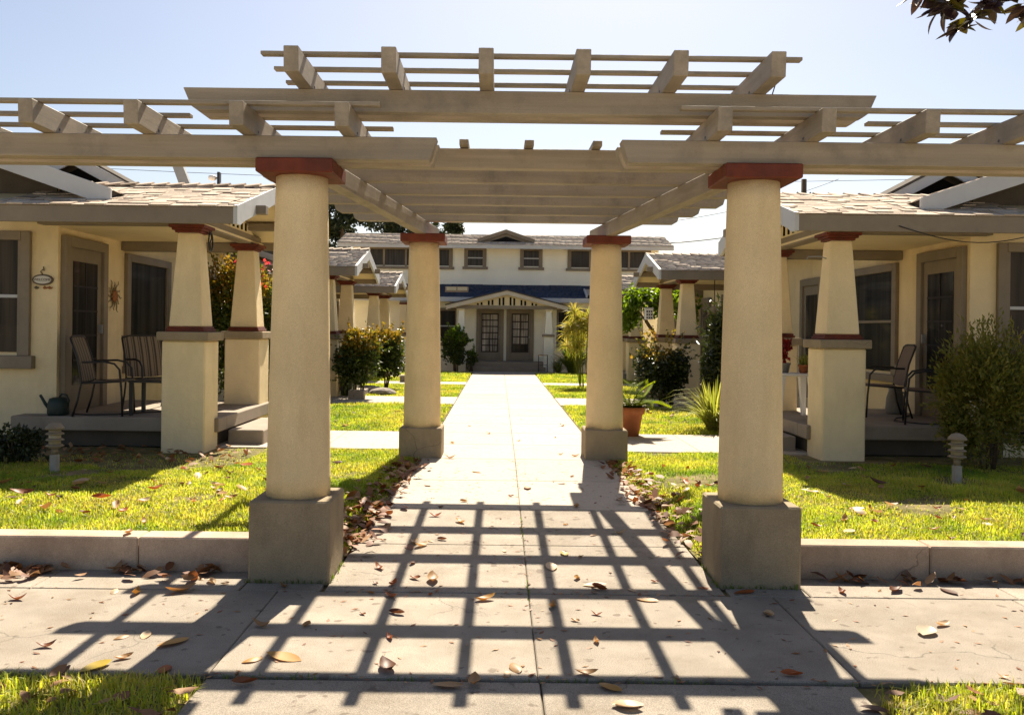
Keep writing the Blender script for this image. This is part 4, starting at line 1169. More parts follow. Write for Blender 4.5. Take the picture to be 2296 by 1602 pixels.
RXZ = Matrix.Rotation(R(90), 3, 'X')
text('lettering', 'WELCOME', 0.044, (-5.775, 10.9205, 2.14), RXZ, 'sign_rim', ws)
tube('hook', [(-5.775, 10.935, 2.205), (-5.80, 10.93, 2.24), (-5.775, 10.93, 2.265), (-5.755, 10.93, 2.25), (-5.765, 10.93, 2.30)], 0.007, 'sign_rim', ws, 5)
for xx, m in ((-5.85, 'sign_rim'), (-5.745, 'rust'), (-5.685, 'rust')):
    link('hanging_bird', merge('tmp', [prismm([(xx - 0.028, 2.04), (xx - 0.01, 2.025), (xx + 0.02, 2.03), (xx + 0.034, 2.052), (xx + 0.01, 2.05), (xx - 0.005, 2.066), (xx - 0.018, 2.055)], 'y', 10.93, 10.94, 0, 'b')], m).data, m, ws)
for o in [o for o in COL.objects if o.name.startswith('tmp')]: bpy.data.objects.remove(o, do_unlink=True)

# metal sun on the left side wall
sn = thing('sun_ornament', (-5.6, 12.52, 2.0), 'rusty metal sun ornament between the left door and picture window', 'ornament')
so = lathem([(0.02, -0.012), (0.07, -0.010), (0.085, 0.0), (0.07, 0.018), (0.02, 0.026)], 0, 0, 20, 'sun_face')
so.transform(Matrix.Translation((-5.575, 12.52, 2.0)) @ Matrix.Rotation(R(90), 4, 'Y'))
link('sun_face', so, 'rust', sn, True)
for i in range(12):
    a = 2 * math.pi * i / 12
    L1 = 0.25 if i % 2 == 0 else 0.20
    pts = []
    for q in range(5):
        rr = 0.085 + (L1 - 0.085) * q / 4
        aa = a + 0.14 * math.sin(q * 1.5)
        pts.append((-5.58, 12.52 + math.cos(aa) * rr, 2.0 + math.sin(aa) * rr))
    tube('ray', pts, 0.014, 'brass', sn, 5, 0.004)

# oval plaque hanging at the left gable beam
hp = thing('hanging_plaque', (-3.5, 10.62, 2.6), 'dark oval scroll plaque hanging below the left porch gable beam', 'plaque')
ring = [(-3.62, 10.62 + 0.075 * math.cos(2 * math.pi * i / 20), 2.60 + 0.11 * math.sin(2 * math.pi * i / 20)) for i in range(21)]
tube('ring', ring, 0.010, 'iron', hp, 6)
tube('scroll', [(-3.62, 10.62, 2.70), (-3.62, 10.65, 2.64), (-3.62, 10.59, 2.58), (-3.62, 10.62, 2.50)], 0.008, 'iron', hp, 5)
tube('chain', [(-3.62, 10.62, 2.71), (-3.70, 10.62, 2.776)], 0.004, 'iron', hp, 4)

# white plastic table with potted plants, right porch
pt_ = thing('plant_table', (3.72, 11.75, 0.5), 'small white plastic table with splayed legs beside the near right pier', 'table')
tx, ty = 3.68, 11.72
box('table_top', tx - 0.24, tx + 0.24, ty - 0.22, ty + 0.22, 1.04, 1.075, 'white_plastic', pt_, 0.012)
for qx in (-1, 1):
    for qy in (-1, 1):
        a, b = tx + qx * 0.195, ty + qy * 0.175
        c, d = tx + qx * 0.225, ty + qy * 0.20
        w0, w1 = 0.028, 0.045
        hexa('leg', [(c - w0, d - w0, 0.501), (c - w0, d + w0, 0.501), (c + w0, d + w0, 0.501), (c + w0, d - w0, 0.501)],
             [(a - w1, b - w1, 1.039), (a - w1, b + w1, 1.039), (a + w1, b + w1, 1.039), (a + w1, b - w1, 1.039)], 'white_plastic', pt_, 0.005)
def pot(name, x, y, z, r, h, mat, label, leaf_mat, n, rad, up_, seed, ll, lw, group=None, blade=False, flower=None):
    rng = np.random.default_rng(seed)
    t = thing(name, (x, y, z), label, 'potted plant', group)
    lathe('pot', [(r * 0.70, z + 0.001), (r * 0.95, z + h * 0.80), (r * 1.08, z + h * 0.82), (r * 1.08, z + h), (r * 0.92, z + h), (r * 0.88, z + h * 0.9)], x, y, mat, t, 18)
    lathe('soil', [(r * 0.89, z + h * 0.86), (r * 0.89, z + h * 0.90), (0.005, z + h * 0.91)], x, y, 'soil', t, 12)
    if blade:
        P = np.stack([x + rng.normal(0, r * .4, n), y + rng.normal(0, r * .4, n), np.full(n, z + h * .9)], 1)
        link('foliage', blades_mesh('foliage', P, rng, up_, lw, 0.9), leaf_mat, t)
    else:
        P, O = blob_points(rng, n, (x, y, z + h + up_), rad, 8, 0.5, 0.4, z + h)
        link('foliage', leaf_mesh('foliage', P, rng, ll, lw, O, 0.0), leaf_mat, t)
        tube('stem', [(x, y, z + h * .9), (x, y, z + h + up_)], 0.012, 'bark', t, 5)
    if flower:
        P, O = blob_points(rng, 30, (x, y, z + h + up_), np.array(rad) * 1.02, 8, 0.5, 0.9, z + h)
        link('flowers', leaf_mesh('flowers', P, rng, 0.05, 0.05, O), flower, t)
    return t
pot('potted_plant', tx - 0.10, ty, 1.0755, 0.075, 0.13, 'grey_plastic', 'dark red coleus in a grey pot on the white plant table', 'red_leaf', 170, (0.14, 0.14, 0.20), 0.16, 31, 0.085, 0.055)
pot('potted_plant', tx + 0.13, ty - 0.06, 1.0755, 0.065, 0.11, 'terracotta', 'small spiky plant in a terracotta pot on the white plant table', 'spider', 60, None, 0.17, 32, 0, 0.014, blade=True)

jg = thing('grey_jug', (5.36, 12.35, 0.5), 'tall grey jug standing against the right bungalow wall', 'jug')
lathe('jug_body', [(0.11, 0.501), (0.13, 0.54), (0.115, 0.72), (0.085, 0.82), (0.09, 0.86), (0.06, 0.855)], 5.30, 12.3, 'grey_plastic', jg, 18)
tube('handle', [(5.39, 12.3, 0.80), (5.46, 12.3, 0.78), (5.47, 12.3, 0.68), (5.41, 12.3, 0.60)], 0.014, 'grey_plastic', jg, 6)
box('downpipe_box', 5.50, 5.578, 12.72, 12.80, 1.02, 1.16, 'lamp_metal', BR1, 0.005)
tag(tube('electric_cord', [(5.5, 12.3, 0.51), (5.3, 11.9, 0.51), (5.0, 11.6, 0.51), (4.8, 11.2, 0.51), (5.0, 10.9, 0.51), (5.25, 10.85, 0.51)], 0.008, 'iron', None, 6), 'black cord trailing over the right porch floor', 'cord')

gp_ = pot('potted_plant', -3.95, 14.3, 0.15, 0.17, 0.42, 'green_plastic', 'dark green planter behind the left porch, under the flowering hedge', 'dark_shrub', 120, (0.2, 0.2, 0.15), 0.08, 33, 0.09, 0.05)

# low path lights
def path_light(x, y, z, label):
    t = thing('path_light', (x, y, z), label, 'path light', 'low louvred path lights on the lawns')
    box('stake', x - 0.035, x + 0.035, y - 0.035, y + 0.035, z - 0.08, z + 0.17, 'post_white', t, 0.006)
    lathe('neck', [(0.03, z + 0.17), (0.03, z + 0.235)], x, y, 'lamp_metal', t, 12)
    lathe('lens', [(0.055, z + 0.235), (0.055, z + 0.42)], x, y, 'frosted', t, 16)
    for k in range(3):
        zz = z + 0.25 + k * 0.058
        lathe('louvre', [(0.060, zz + 0.012), (0.082, zz), (0.086, zz + 0.004), (0.062, zz + 0.022)], x, y, 'lamp_metal', t, 20)
    lathe('hood', [(0.088, z + 0.415), (0.085, z + 0.432), (0.055, z + 0.468), (0.02, z + 0.482)], x, y, 'lamp_metal', t, 20)
path_light(-4.47, 8.65, lawn_z(4.47, 8.65), 'weathered tiered path light on the shaded left lawn before the porch')
path_light(4.26, 8.61, lawn_z(4.26, 8.61), 'weathered tiered path light on the shaded right lawn near the bush')

# ================================================================== shrubs and plants
def shrub(name, x, y, z0, zc, rad, label, mats, seed, n, ll, lw, group=None, stems=4, cat='shrub', lumps=18, lump_r=0.42, shell=0.55, droop=0.1, spr=0.30):
    rng = np.random.default_rng(seed)
    t = thing(name, (x, y, z0), label, cat, group)
    for i in range(stems):
        a = rng.uniform(0, 2 * math.pi); q = rng.uniform(0.2, 0.6)
        tube('stem', [(x + 0.05 * math.cos(a), y + 0.05 * math.sin(a), z0 - 0.03), (x + 0.4 * q * rad[0] * math.cos(a), y + 0.4 * q * rad[1] * math.sin(a), (z0 + zc) / 2),
                      (x + q * rad[0] * math.cos(a), y + q * rad[1] * math.sin(a), zc + rad[2] * 0.3)], 0.022, 'bark', t, 6, 0.006)
    P, O = blob_points(rng, n, (x, y, zc), rad, lumps, lump_r, shell)
    # uneven sprigs that stand out of the outline, and a few thin places
    ns = max(10, n // 170)
    su = unit(rng.normal(size=(ns, 3)) + np.array([[0, 0, 0.35]]))
    sp_, so_ = [P], [O]
    for q in range(ns):
        m_ = int(rng.integers(7, 16)); tt = np.linspace(0.78, 1.0 + spr * rng.random(), m_)[:, None]
        bend = rng.normal(0, 0.10, 3)
        sp_.append(np.array([x, y, zc]) + (su[q] * tt + bend * (tt - 0.78)) * np.array(rad) + rng.normal(0, ll * 0.22, (m_, 3))); so_.append(np.repeat(su[q][None], m_, 0))
    P = np.concatenate(sp_); O = np.concatenate(so_)
    th_ = unit(rng.normal(size=(5, 3)))
    keep = np.ones(len(P), bool)
    for q in range(5): keep &= ~((O @ th_[q] > 0.90) & (rng.random(len(P)) < 0.6))
    P, O = P[keep], O[keep]; n = len(P)
    P[:, 2] = np.maximum(P[:, 2], z0 + 0.03)
    if len(mats) == 1:
        link('foliage', leaf_mesh('foliage', P, rng, ll, lw, O, droop), mats[0], t)
    else:
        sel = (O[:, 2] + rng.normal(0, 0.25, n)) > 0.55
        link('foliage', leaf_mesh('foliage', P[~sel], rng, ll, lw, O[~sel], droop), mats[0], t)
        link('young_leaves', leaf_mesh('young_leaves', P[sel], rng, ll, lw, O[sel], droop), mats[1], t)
    return t
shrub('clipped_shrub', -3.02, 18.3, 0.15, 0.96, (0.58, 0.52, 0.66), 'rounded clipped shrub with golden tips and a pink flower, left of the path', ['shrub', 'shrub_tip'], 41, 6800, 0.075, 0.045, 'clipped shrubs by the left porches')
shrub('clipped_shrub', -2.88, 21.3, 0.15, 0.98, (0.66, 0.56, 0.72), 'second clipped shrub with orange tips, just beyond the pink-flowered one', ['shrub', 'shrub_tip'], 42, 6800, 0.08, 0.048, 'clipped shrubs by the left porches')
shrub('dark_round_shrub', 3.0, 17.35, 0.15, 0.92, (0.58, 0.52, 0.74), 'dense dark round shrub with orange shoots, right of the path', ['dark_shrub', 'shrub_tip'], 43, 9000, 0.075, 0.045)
shrub('feathery_bush', 5.18, 9.75, 0.13, 0.93, (0.60, 0.58, 0.82), 'fine-leaved feathery bush in shade at the far right', ['feather'], 44, 34000, 0.060, 0.019, None, 7, lumps=30, lump_r=0.36, shell=0.2, droop=-0.5, spr=0.12)
shrub('low_dark_bush', -5.15, 9.2, 0.13, 0.34, (0.34, 0.35, 0.24), 'low dark bush in shade at the far left edge', ['dark_shrub'], 45, 1800, 0.06, 0.03)
shrub('rose_bush', -1.60, 30.3, 0.15, 0.98, (0.55, 0.45, 0.74), 'leafy rose bush in front of the left porch pier of the far house', ['shrub', 'bright'], 46, 3200, 0.10, 0.065, 'rose bushes at the far house', 5)
shrub('rose_bush', -1.10, 30.42, 0.15, 0.62, (0.22, 0.2, 0.36), 'small sparse rose bush beside the far house steps', ['shrub', 'bright'], 47, 420, 0.09, 0.06, 'rose bushes at the far house', 4)
hb = shrub('flowering_hedge', -4.45, 14.6, 0.15, 1.60, (0.85, 0.6, 1.25), 'tall leafy hedge with red blossoms behind the left porch', ['shrub', 'shrub_tip'], 48, 9500, 0.085, 0.05, None, 6, 'hedge', lumps=30)
rng = np.random.default_rng(49)
P, O = blob_points(rng, 60, (-4.15, 14.5, 2.5), (0.55, 0.4, 0.42), 8, 0.4, 0.8)
link('blossoms', leaf_mesh('blossoms', P, rng, 0.075, 0.06, O), 'flower_red', hb)
hb = shrub('flowering_hedge', -3.72, 16.0, 0.15, 1.75, (0.30, 0.5, 0.95), 'narrow bougainvillea with red and pink blossoms beside the left front column', ['shrub', 'shrub_tip'], 50, 2200, 0.085, 0.05, None, 4, 'hedge')
P, O = blob_points(rng, 240, (-3.62, 15.9, 2.0), (0.26, 0.4, 0.72), 10, 0.4, 0.8)
link('blossoms', leaf_mesh('blossoms', P, rng, 0.08, 0.065, O), 'flower_red', hb)
# pink flower on the clipped shrub
P = np.array([[-3.36, 18.05, 1.06], [-3.38, 18.04, 1.0], [-3.37, 18.06, 1.03], [-3.35, 18.05, 1.03]])
tag(link('pink_blossom', leaf_mesh('pink_blossom', P, rng, 0.07, 0.06), 'flower_red'), 'bright pink blossom on the near clipped shrub', 'flower')

def strap_clump(name, x, y, z, n, length, width, spread, mat, label, seed, cat='plant', droop=1.0, group=None, seg=6):
    """arching strap leaves from one crown, joined as one foliage mass"""
    rng = np.random.default_rng(seed)
    t = thing(name, (x, y, z), label, cat, group)
    V, T = [], []
    for i in range(n):
        a = rng.uniform(0, 2 * math.pi); L = length * rng.uniform(0.6, 1.1); sp = spread * rng.uniform(0.15, 1.0)
        r0 = 0.12 * length * math.sqrt(rng.random())
        h = np.array([math.cos(a), math.sin(a), 0]); sd = np.array([-math.sin(a), math.cos(a), 0])
        base = np.array([x, y, z - 0.02]) + h * r0
        for k in range(seg + 1):
            u = k / seg
            p = base + h * (sp * L * u ** 1.4) + np.array([0, 0, L * (u * (1 - 0.12 * sp) - droop * sp * 0.72 * u * u)])
            p[2] = max(p[2], z + 0.01)
            w = width * (0.6 + 0.9 * u) * (1 - u ** 3) + 0.001
            V += [p - sd * w * .5, p + sd * w * .5]
            if k:
                b = len(V) - 4
                T += [(b, b + 1, b + 3), (b, b + 3, b + 2)]
    link('leaves', np_mesh('leaves', V, T), mat, t)
    return t
strap_clump('spiky_grass', -3.34, 18.95, 0.15, 110, 1.45, 0.022, 0.38, 'dark_shrub', 'tall dark spiky grass clump left of the clipped shrubs', 61)
strap_clump('spider_plant', 3.02, 13.15, 0.15, 260, 0.92, 0.026, 0.85, 'spider', 'large variegated spider plant clump on the right lawn', 62, group='spider plants on the right lawn')
strap_clump('spider_plant', 3.12, 12.85, 0.15, 140, 0.55, 0.022, 0.9, 'spider', 'small variegated spider plant clump at the edge of the right porch path', 63, group='spider plants on the right lawn')
strap_clump('strappy_lily', 2.35, 30.0, 0.15, 220, 1.5, 0.045, 0.75, 'strap', 'strappy green lily clump beside the far house porch', 64)
strap_clump('agapanthus', 1.85, 30.2, 0.15, 60, 0.7, 0.03, 0.9, 'strap', 'low strappy plant right of the far steps', 65)
# arching flower stalks of the spider plant
sp = thing('flower_stalks', (2.9, 13.0, 0.4), 'thin pale arching stalks leaning left from the spider plant', 'flower stalks')
for i in range(4):
    z0 = 0.55 + 0.06 * i
    tube('stalk', [(2.95, 13.0, 0.45), (2.72, 12.95, z0 + 0.05), (2.45 - .03 * i, 12.9, z0 + 0.02), (2.25 - 0.04 * (i % 3), 12.88, z0 - 0.06)], 0.003, 'papyrus', sp, 4, 0.0015)

# dark fern / vine by the second right porch
shrub('dark_fern', 3.62, 15.2, 0.15, 1.25, (0.42, 0.4, 0.85), 'dark leafy fern rising beside the second right porch pier', ['dark_shrub'], 66, 3800, 0.16, 0.035, None, 4, 'plant', lumps=16)
hv = thing('hanging_basket', (4.35, 18.75, 2.0), 'dark hanging basket of trailing growth below the right porch roof', 'hanging basket')
lathe('basket', [(0.03, 1.92), (0.14, 1.98), (0.17, 2.12), (0.165, 2.13)], 4.35, 18.75, 'lamp_metal', hv, 16)
tube('cord', [(4.35, 18.75, 2.12), (4.35, 18.75, 2.73)], 0.010, 'iron', hv, 5)
P, O = blob_points(rng, 900, (4.35, 18.75, 1.75), (0.24, 0.24, 0.45), 8, 0.5, 0.4)
link('foliage', leaf_mesh('foliage', P, rng, 0.10, 0.03, O, 1.0), 'dark_shrub', hv)

# leaning tree with bright leaves by the second right porch
bt = thing('bright_tree', (3.95, 22.8, 0.15), 'small leaning tree with bright backlit leaves by the second right porch', 'tree')
tube('trunk', [(4.22, 22.8, 0.05), (4.12, 22.8, 0.7), (4.07, 22.8, 1.25), (3.79, 22.8, 1.55), (3.59, 22.8, 1.85), (3.53, 22.8, 2.25)], 0.075, 'bark', bt, 8, 0.035)
for pts in ([(3.59, 22.8, 1.85), (3.37, 22.7, 2.1), (3.17, 22.6, 2.3)], [(3.55, 22.8, 2.0), (3.87, 22.9, 2.25), (4.27, 23.0, 2.4)], [(3.53, 22.8, 2.2), (3.47, 23.1, 2.5)]):
    tube('branch', pts, 0.03, 'bark', bt, 6, 0.01)
allP, allO = [], []
for (c, r_, n) in (((3.12, 22.7, 2.15), (0.45, 0.5, 0.45), 420), ((3.52, 22.7, 2.45), (0.75, 0.6, 0.3), 560), ((4.17, 22.8, 2.4), (0.75, 0.6, 0.4), 620), ((3.17, 22.6, 1.75), (0.3, 0.3, 0.3), 130), ((4.67, 22.9, 2.05), (0.5, 0.4, 0.5), 360), ((3.87, 22.7, 2.1), (0.5, 0.5, 0.3), 160)):
    p, o = blob_points(rng, n, c, r_, 14, 0.5, 0.15); p = p + rng.normal(0, 0.07, p.shape); allP.append(p); allO.append(o)
link('crown', leaf_mesh('crown', np.concatenate(allP), rng, 0.15, 0.085, np.concatenate(allO), 0.6), 'bright', bt)

# white perforated lantern and star ornament near it
ln = thing('hanging_lantern', (3.20, 20.2, 1.98), 'white perforated lantern hanging from a scroll below the leaning tree', 'lantern')
box('lantern_body', 3.13, 3.31, 20.14, 20.30, 1.86, 2.10, 'white_plastic', ln, 0.01)
for i in range(3):
    for j in range(3):
        box('lantern_hole', 3.155 + 0.05 * i, 3.185 + 0.05 * i, 20.134, 20.142, 1.885 + 0.07 * j, 1.92 + 0.07 * j, 'dark', ln, 0.0)
box('lantern_lid', 3.12, 3.32, 20.13, 20.31, 2.101, 2.125, 'white_plastic', ln, 0.005)
tube('scroll', [(3.22, 20.22, 2.125), (3.22, 20.22, 2.22), (3.14, 20.22, 2.26), (3.32, 20.22, 2.24), (3.44, 20.22, 2.22), (3.44, 20.22, 2.28)], 0.010, 'iron', ln, 5)
sr = prismm([(2.62 + (0.105 if i % 2 == 0 else 0.05) * math.sin(math.pi * i / 5), 0.52 + (0.105 if i % 2 == 0 else 0.05) * math.cos(math.pi * i / 5)) for i in range(10)], 'y', 16.72, 16.75, 0.004, 'star_ornament')
so_ = thing('star_ornament', (2.62, 16.73, 0.15), 'pale pink star garden stake in front of the dark round shrub', 'ornament')
link('star', sr, 'star', so_); tube('stake', [(2.62, 16.76, 0.12), (2.62, 16.76, 0.50)], 0.008, 'iron', so_, 5)

# papyrus
pp = thing('papyrus', (2.0, 22.7, 0.15), 'tall golden papyrus clump with feathery heads, right of the path', 'plant')
Vp, Tp = [], []
for i in range(24):
    a = rng.uniform(0, 2 * math.pi); q = rng.uniform(0.05, 0.55)
    hx, hy, hz = 1.98 + q * math.cos(a) - 0.05, 22.7 + q * math.sin(a), rng.uniform(1.0, 2.15)
    tube('stalk', [(2.02 + 0.12 * math.cos(a), 22.7 + 0.12 * math.sin(a), 0.12), (2.02 + 0.5 * (hx - 2.02), 22.7 + 0.5 * (hy - 22.7), hz * 0.55), (hx, hy, hz)], 0.009, 'strap', pp, 4, 0.006)
    for k in range(80):
        d = unit(rng.normal(size=(1, 3)) + np.array([[0, 0, 0.55]]))[0]
        L = rng.uniform(0.2, 0.42)
        o_ = np.array([hx, hy, hz]); m_ = o_ + d * L * .6; e_ = o_ + d * L + np.array([0, 0, -0.07 * L / 0.3])
        s_ = unit(np.cross(d, rng.normal(size=3))[None])[0] * 0.007
        b = len(Vp)
        Vp += [o_ - s_, o_ + s_, m_ + s_, m_ - s_, e_]
        Tp += [(b, b + 1, b + 2), (b, b + 2, b + 3), (b + 3, b + 2, b + 4)]
tag(link('umbels', np_mesh('umbels', Vp, Tp), 'papyrus', pp), kind='stuff')

# potted cycad
cy = thing('potted_cycad', (1.66, 12.35, 0.15), 'sago palm in a terracotta pot behind the back right column', 'potted plant')
zc0 = 0.15
lathe('pot', [(0.115, zc0), (0.165, zc0 + 0.30), (0.195, zc0 + 0.31), (0.20, zc0 + 0.40), (0.175, zc0 + 0.405), (0.165, zc0 + 0.36)], 1.66, 12.35, 'terracotta', cy, 24)
lathe('soil', [(0.165, zc0 + 0.34), (0.165, zc0 + 0.365), (0.004, zc0 + 0.37)], 1.66, 12.35, 'soil', cy, 14)
for i in range(13):
    a = 2 * math.pi * i / 13 + 0.3
    el = 1.0 if i % 2 else 0.62
    L = 0.60
    V, T = [], []
    h = np.array([math.cos(a), math.sin(a), 0]); sd = np.array([-math.sin(a), math.cos(a), 0])
    prev = None
    for k in range(24):
        u = k / 23
        p = np.array([1.66, 12.35, zc0 + 0.36]) + h * L * (u * (0.55 if el > .8 else 0.85)) + np.array([0, 0, L * (el * u - (0.35 if el > .8 else 0.55) * u * u)])
        if k > 1:
            wl = 0.15 * math.sin(math.pi * min(1, 0.15 + u * 0.9)) + 0.02
            for sg in (-1, 1):
                b = len(V)
                tip = p + sd * sg * wl + h * 0.05 + np.array([0, 0, 0.03])
                V += [p - h * 0.016, p + h * 0.016, tip, p + sd * sg * wl * .55 + h * .045, p + sd * sg * wl * .55 + h * .005]
                T += [(b, b + 1, b + 3), (b, b + 3, b + 4), (b + 4, b + 3, b + 2)]
        prev = p
    link('frond', np_mesh('frond', V, T), 'cycad', cy)

# a few garden bits
for (x, y, w, lab) in ((-3.05, 18.15, 0.16, 'pale concrete block at the foot of the near clipped shrub'), (-2.62, 24.1, 0.2, 'pale concrete block beside the far left porch path')):
    tag(box('concrete_block', x - w, x + w, y - 0.12, y + 0.12, 0.13, 0.33, 'concrete', None, 0.012), lab, 'block', 'concrete blocks on the left lawn')
me = bpy.data.meshes.new('border_rock'); bm = bmesh.new(); bmesh.ops.create_icosphere(bm, subdivisions=2, radius=0.2)
for v in bm.verts: v.co = Vector((v.co.x * 1.5, v.co.y, v.co.z * 0.6)) * random.Random(v.index).uniform(0.85, 1.1)
bm.to_mesh(me); bm.free()
for (x, y, lab) in ((-2.72, 19.6, 'rough grey rock at the foot of the second clipped shrub'), (-3.02, 20.1, 'flat grey rock behind the first clipped shrub')):
    o = link('border_rock', me, 'rock'); o.location = (x, y, 0.18); tag(o, lab, 'rock', 'rocks by the clipped shrubs')
bs = thing('garden_stool', (1.35, 30.5, 0.15), 'slim wire stool with a tan top right of the far steps', 'stool')
box('stool_top', 1.18, 1.52, 30.42, 30.62, 0.72, 0.75, 'tan_wood', bs, 0.005)
for xx in (1.20, 1.50):
    for yy in (30.44, 30.60):
        tube('leg', [(xx, yy, 0.155), (xx, yy, 0.72)], 0.010, 'iron', bs, 5)
tube('rung', [(1.20, 30.44, 0.40), (1.50, 30.44, 0.40)], 0.008, 'iron', bs, 5)

# ================================================================== street tree reaching in at the top right
mg = thing('magnolia_tree', (5.9, 4.0, -0.02), 'magnolia branch with dark glossy leaves reaching in at the top right', 'tree')
tube('trunk', [(5.9, 4.0, -0.1), (5.85, 4.1, 1.6), (5.7, 4.4, 3.4), (5.4, 4.9, 4.6), (5.0, 5.4, 5.4)], 0.20, 'bark', mg, 10, 0.09)
tube('limb', [(5.65, 4.5, 3.7), (5.1, 5.3, 4.3), (4.55, 6.1, 4.42), (3.95, 6.5, 4.18), (3.4, 6.5, 4.10), (3.0, 6.48, 4.04)], 0.05, 'bark', mg, 6, 0.012)
tube('limb', [(4.4, 6.2, 4.40), (4.2, 6.45, 4.15), (4.02, 6.5, 3.98)], 0.022, 'bark', mg, 5, 0.008)
def big_leaf(L, W, curl, name):
    n = 7
    V, Fc = [], []
    for i in range(n):
        u = i / (n - 1)
        w = W * 0.5 * (math.sin(math.pi * min(1, u ** 0.85)) ** 0.8 if 0 < u < 1 else 0.0)
        x = L * u; z = curl * L * (u - 0.5) ** 2 * 2
        V += [(x, -w, z + w * 0.35), (x, 0, z), (x, w, z + w * 0.35)]
    for i in range(n - 1):
        b = i * 3
        Fc += [(b, b + 1, b + 4, b + 3), (b + 1, b + 2, b + 5, b + 4)]
    me = raw(name, V, Fc)
    bm = bmesh.new(); bm.from_mesh(me); bmesh.ops.remove_doubles(bm, verts=bm.verts, dist=1e-5); bm.to_mesh(me); bm.free()
    me.polygons.foreach_set('use_smooth', [True] * len(me.polygons))
    return me
MLEAF = []
for k in range(3):
    m_ = big_leaf(0.155 + 0.02 * k, 0.068, 0.25 - 0.2 * k, 'leaf'); m_.materials.append(MAT['magnolia']); MLEAF.append(m_)
rl = random.Random(71)
def to_world(px, py, y):
    a = (px - 1118.0); b = (py - 738.0)
    return Vector((-0.18 + (a + .012 * b) / 2000 * y, y, 1.6 - (b - .012 * a) / 2000 * y))
clusters = [(3.02, 6.45, 4.05, 7), (3.16, 6.45, 3.90, 8), (3.30, 6.5, 3.80, 9), (3.26, 6.5, 3.98, 9), (3.42, 6.5, 3.86, 9), (3.38, 6.5, 4.04, 9), (3.12, 6.5, 4.06, 8),
            (3.55, 6.5, 4.0, 8), (3.66, 6.5, 4.08, 8), (3.80, 6.5, 3.98, 8), (3.92, 6.5, 4.02, 9), (4.05, 6.5, 4.0, 8), (2.88, 6.4, 4.14, 6), (3.62, 6.6, 4.18, 8), (4.0, 6.5, 4.15, 9), (4.2, 6.4, 4.2, 9), (4.5, 6.2, 4.4, 9), (3.88, 6.5, 3.93, 9), (4.0, 6.5, 3.93, 8), (3.48, 6.5, 3.97, 8), (3.2, 6.45, 3.97, 8)]
for (x, y, z, n) in [(a - 0.17, b, c + 0.04, d) for a, b, c, d in clusters]:
    for i in range(n):
        o = bpy.data.objects.new('leaf', MLEAF[i % 3]); COL.objects.link(o)
        a = 2 * math.pi * i / n + rl.uniform(-.4, .4)
        q = Matrix.Rotation(a, 4, 'Z') @ Matrix.Rotation(rl.uniform(-0.25, 1.0), 4, 'Y') @ Matrix.Rotation(rl.uniform(-0.9, 0.9), 4, 'X')
        o.parent = mg
        o.matrix_parent_inverse = Matrix.Translation(-Vector(mg.location))
        o.matrix_basis = Matrix.Translation((x + rl.uniform(-.03, .03), y + rl.uniform(-.05, .05), z + rl.uniform(-.03, .03))) @ q
rng = np.random.default_rng(72)
P, O = blob_points(rng, 2600, (5.3, 4.9, 5.6), (1.6, 1.5, 1.1), 20, 0.4, 0.4)
link('crown', leaf_mesh('crown', P, rng, 0.17, 0.07, O, 0.2), leafy('magnolia_crown', [(0.045, 0.026, 0.016), (0.035, 0.04, 0.014)], 0.1, 0.4), mg)

# ================================================================== fallen leaves
FLEAF = []
def dry_leaf(L, W, curl, twist, cup, name):
    n = 8
    V, Fc = [], []
    for i in range(n):
        u = i / (n - 1)
        w = W * 0.5 * (math.sin(math.pi * u) ** 0.75 if 0 < u < 1 else 0.0)
        x = L * (u - 0.5); z = curl * L * ((u - 0.5) ** 2) * 2.2
        tw = twist * (u - 0.5)
        for q in (-1, 0, 1):
            yy = w * q; zz = cup * w * abs(q)
            V.append((x, yy * math.cos(tw) - zz * math.sin(tw), z + yy * math.sin(tw) + zz * math.cos(tw)))
    for i in range(n - 1):
        b = i * 3
        Fc += [(b, b + 1, b + 4, b + 3), (b + 1, b + 2, b + 5, b + 4)]
    zmin = min(v[2] for v in V)
    V = [(a, b, c - zmin + 0.003) for a, b, c in V]
    me = raw(name, V, Fc)
    bm = bmesh.new(); bm.from_mesh(me); bmesh.ops.remove_doubles(bm, verts=bm.verts, dist=1e-5); bm.to_mesh(me); bm.free()
    me.polygons.foreach_set('use_smooth', [True] * len(me.polygons))
    me.materials.append(MAT['fallen tan'])
    return me
for (L, W, c, t, u) in ((0.13, 0.055, 0.40, 0.6, 0.6), (0.115, 0.045, 0.22, -1.3, 0.9), (0.14, 0.06, 0.06, 0.25, 0.2), (0.10, 0.04, 0.6, 0.9, 0.6), (0.12, 0.055, -0.2, 0.5, -0.45), (0.06, 0.028, 0.3, 1.4, 0.7)):
    FLEAF.append(dry_leaf(L, W, c, t, u, 'fallen_leaf'))
rf = random.Random(81)
SHAPES = ['curled', 'folded', 'flat', 'tightly curled', 'domed', 'small']
LC = {}
USED = set()
def leaf_of(si, ci):
    if (si, ci) not in LC:
        m_ = FLEAF[si].copy(); m_.materials.clear(); m_.materials.append(MAT['fallen ' + LEAFCOL[ci][0]]); LC[(si, ci)] = m_
    return LC[(si, ci)]
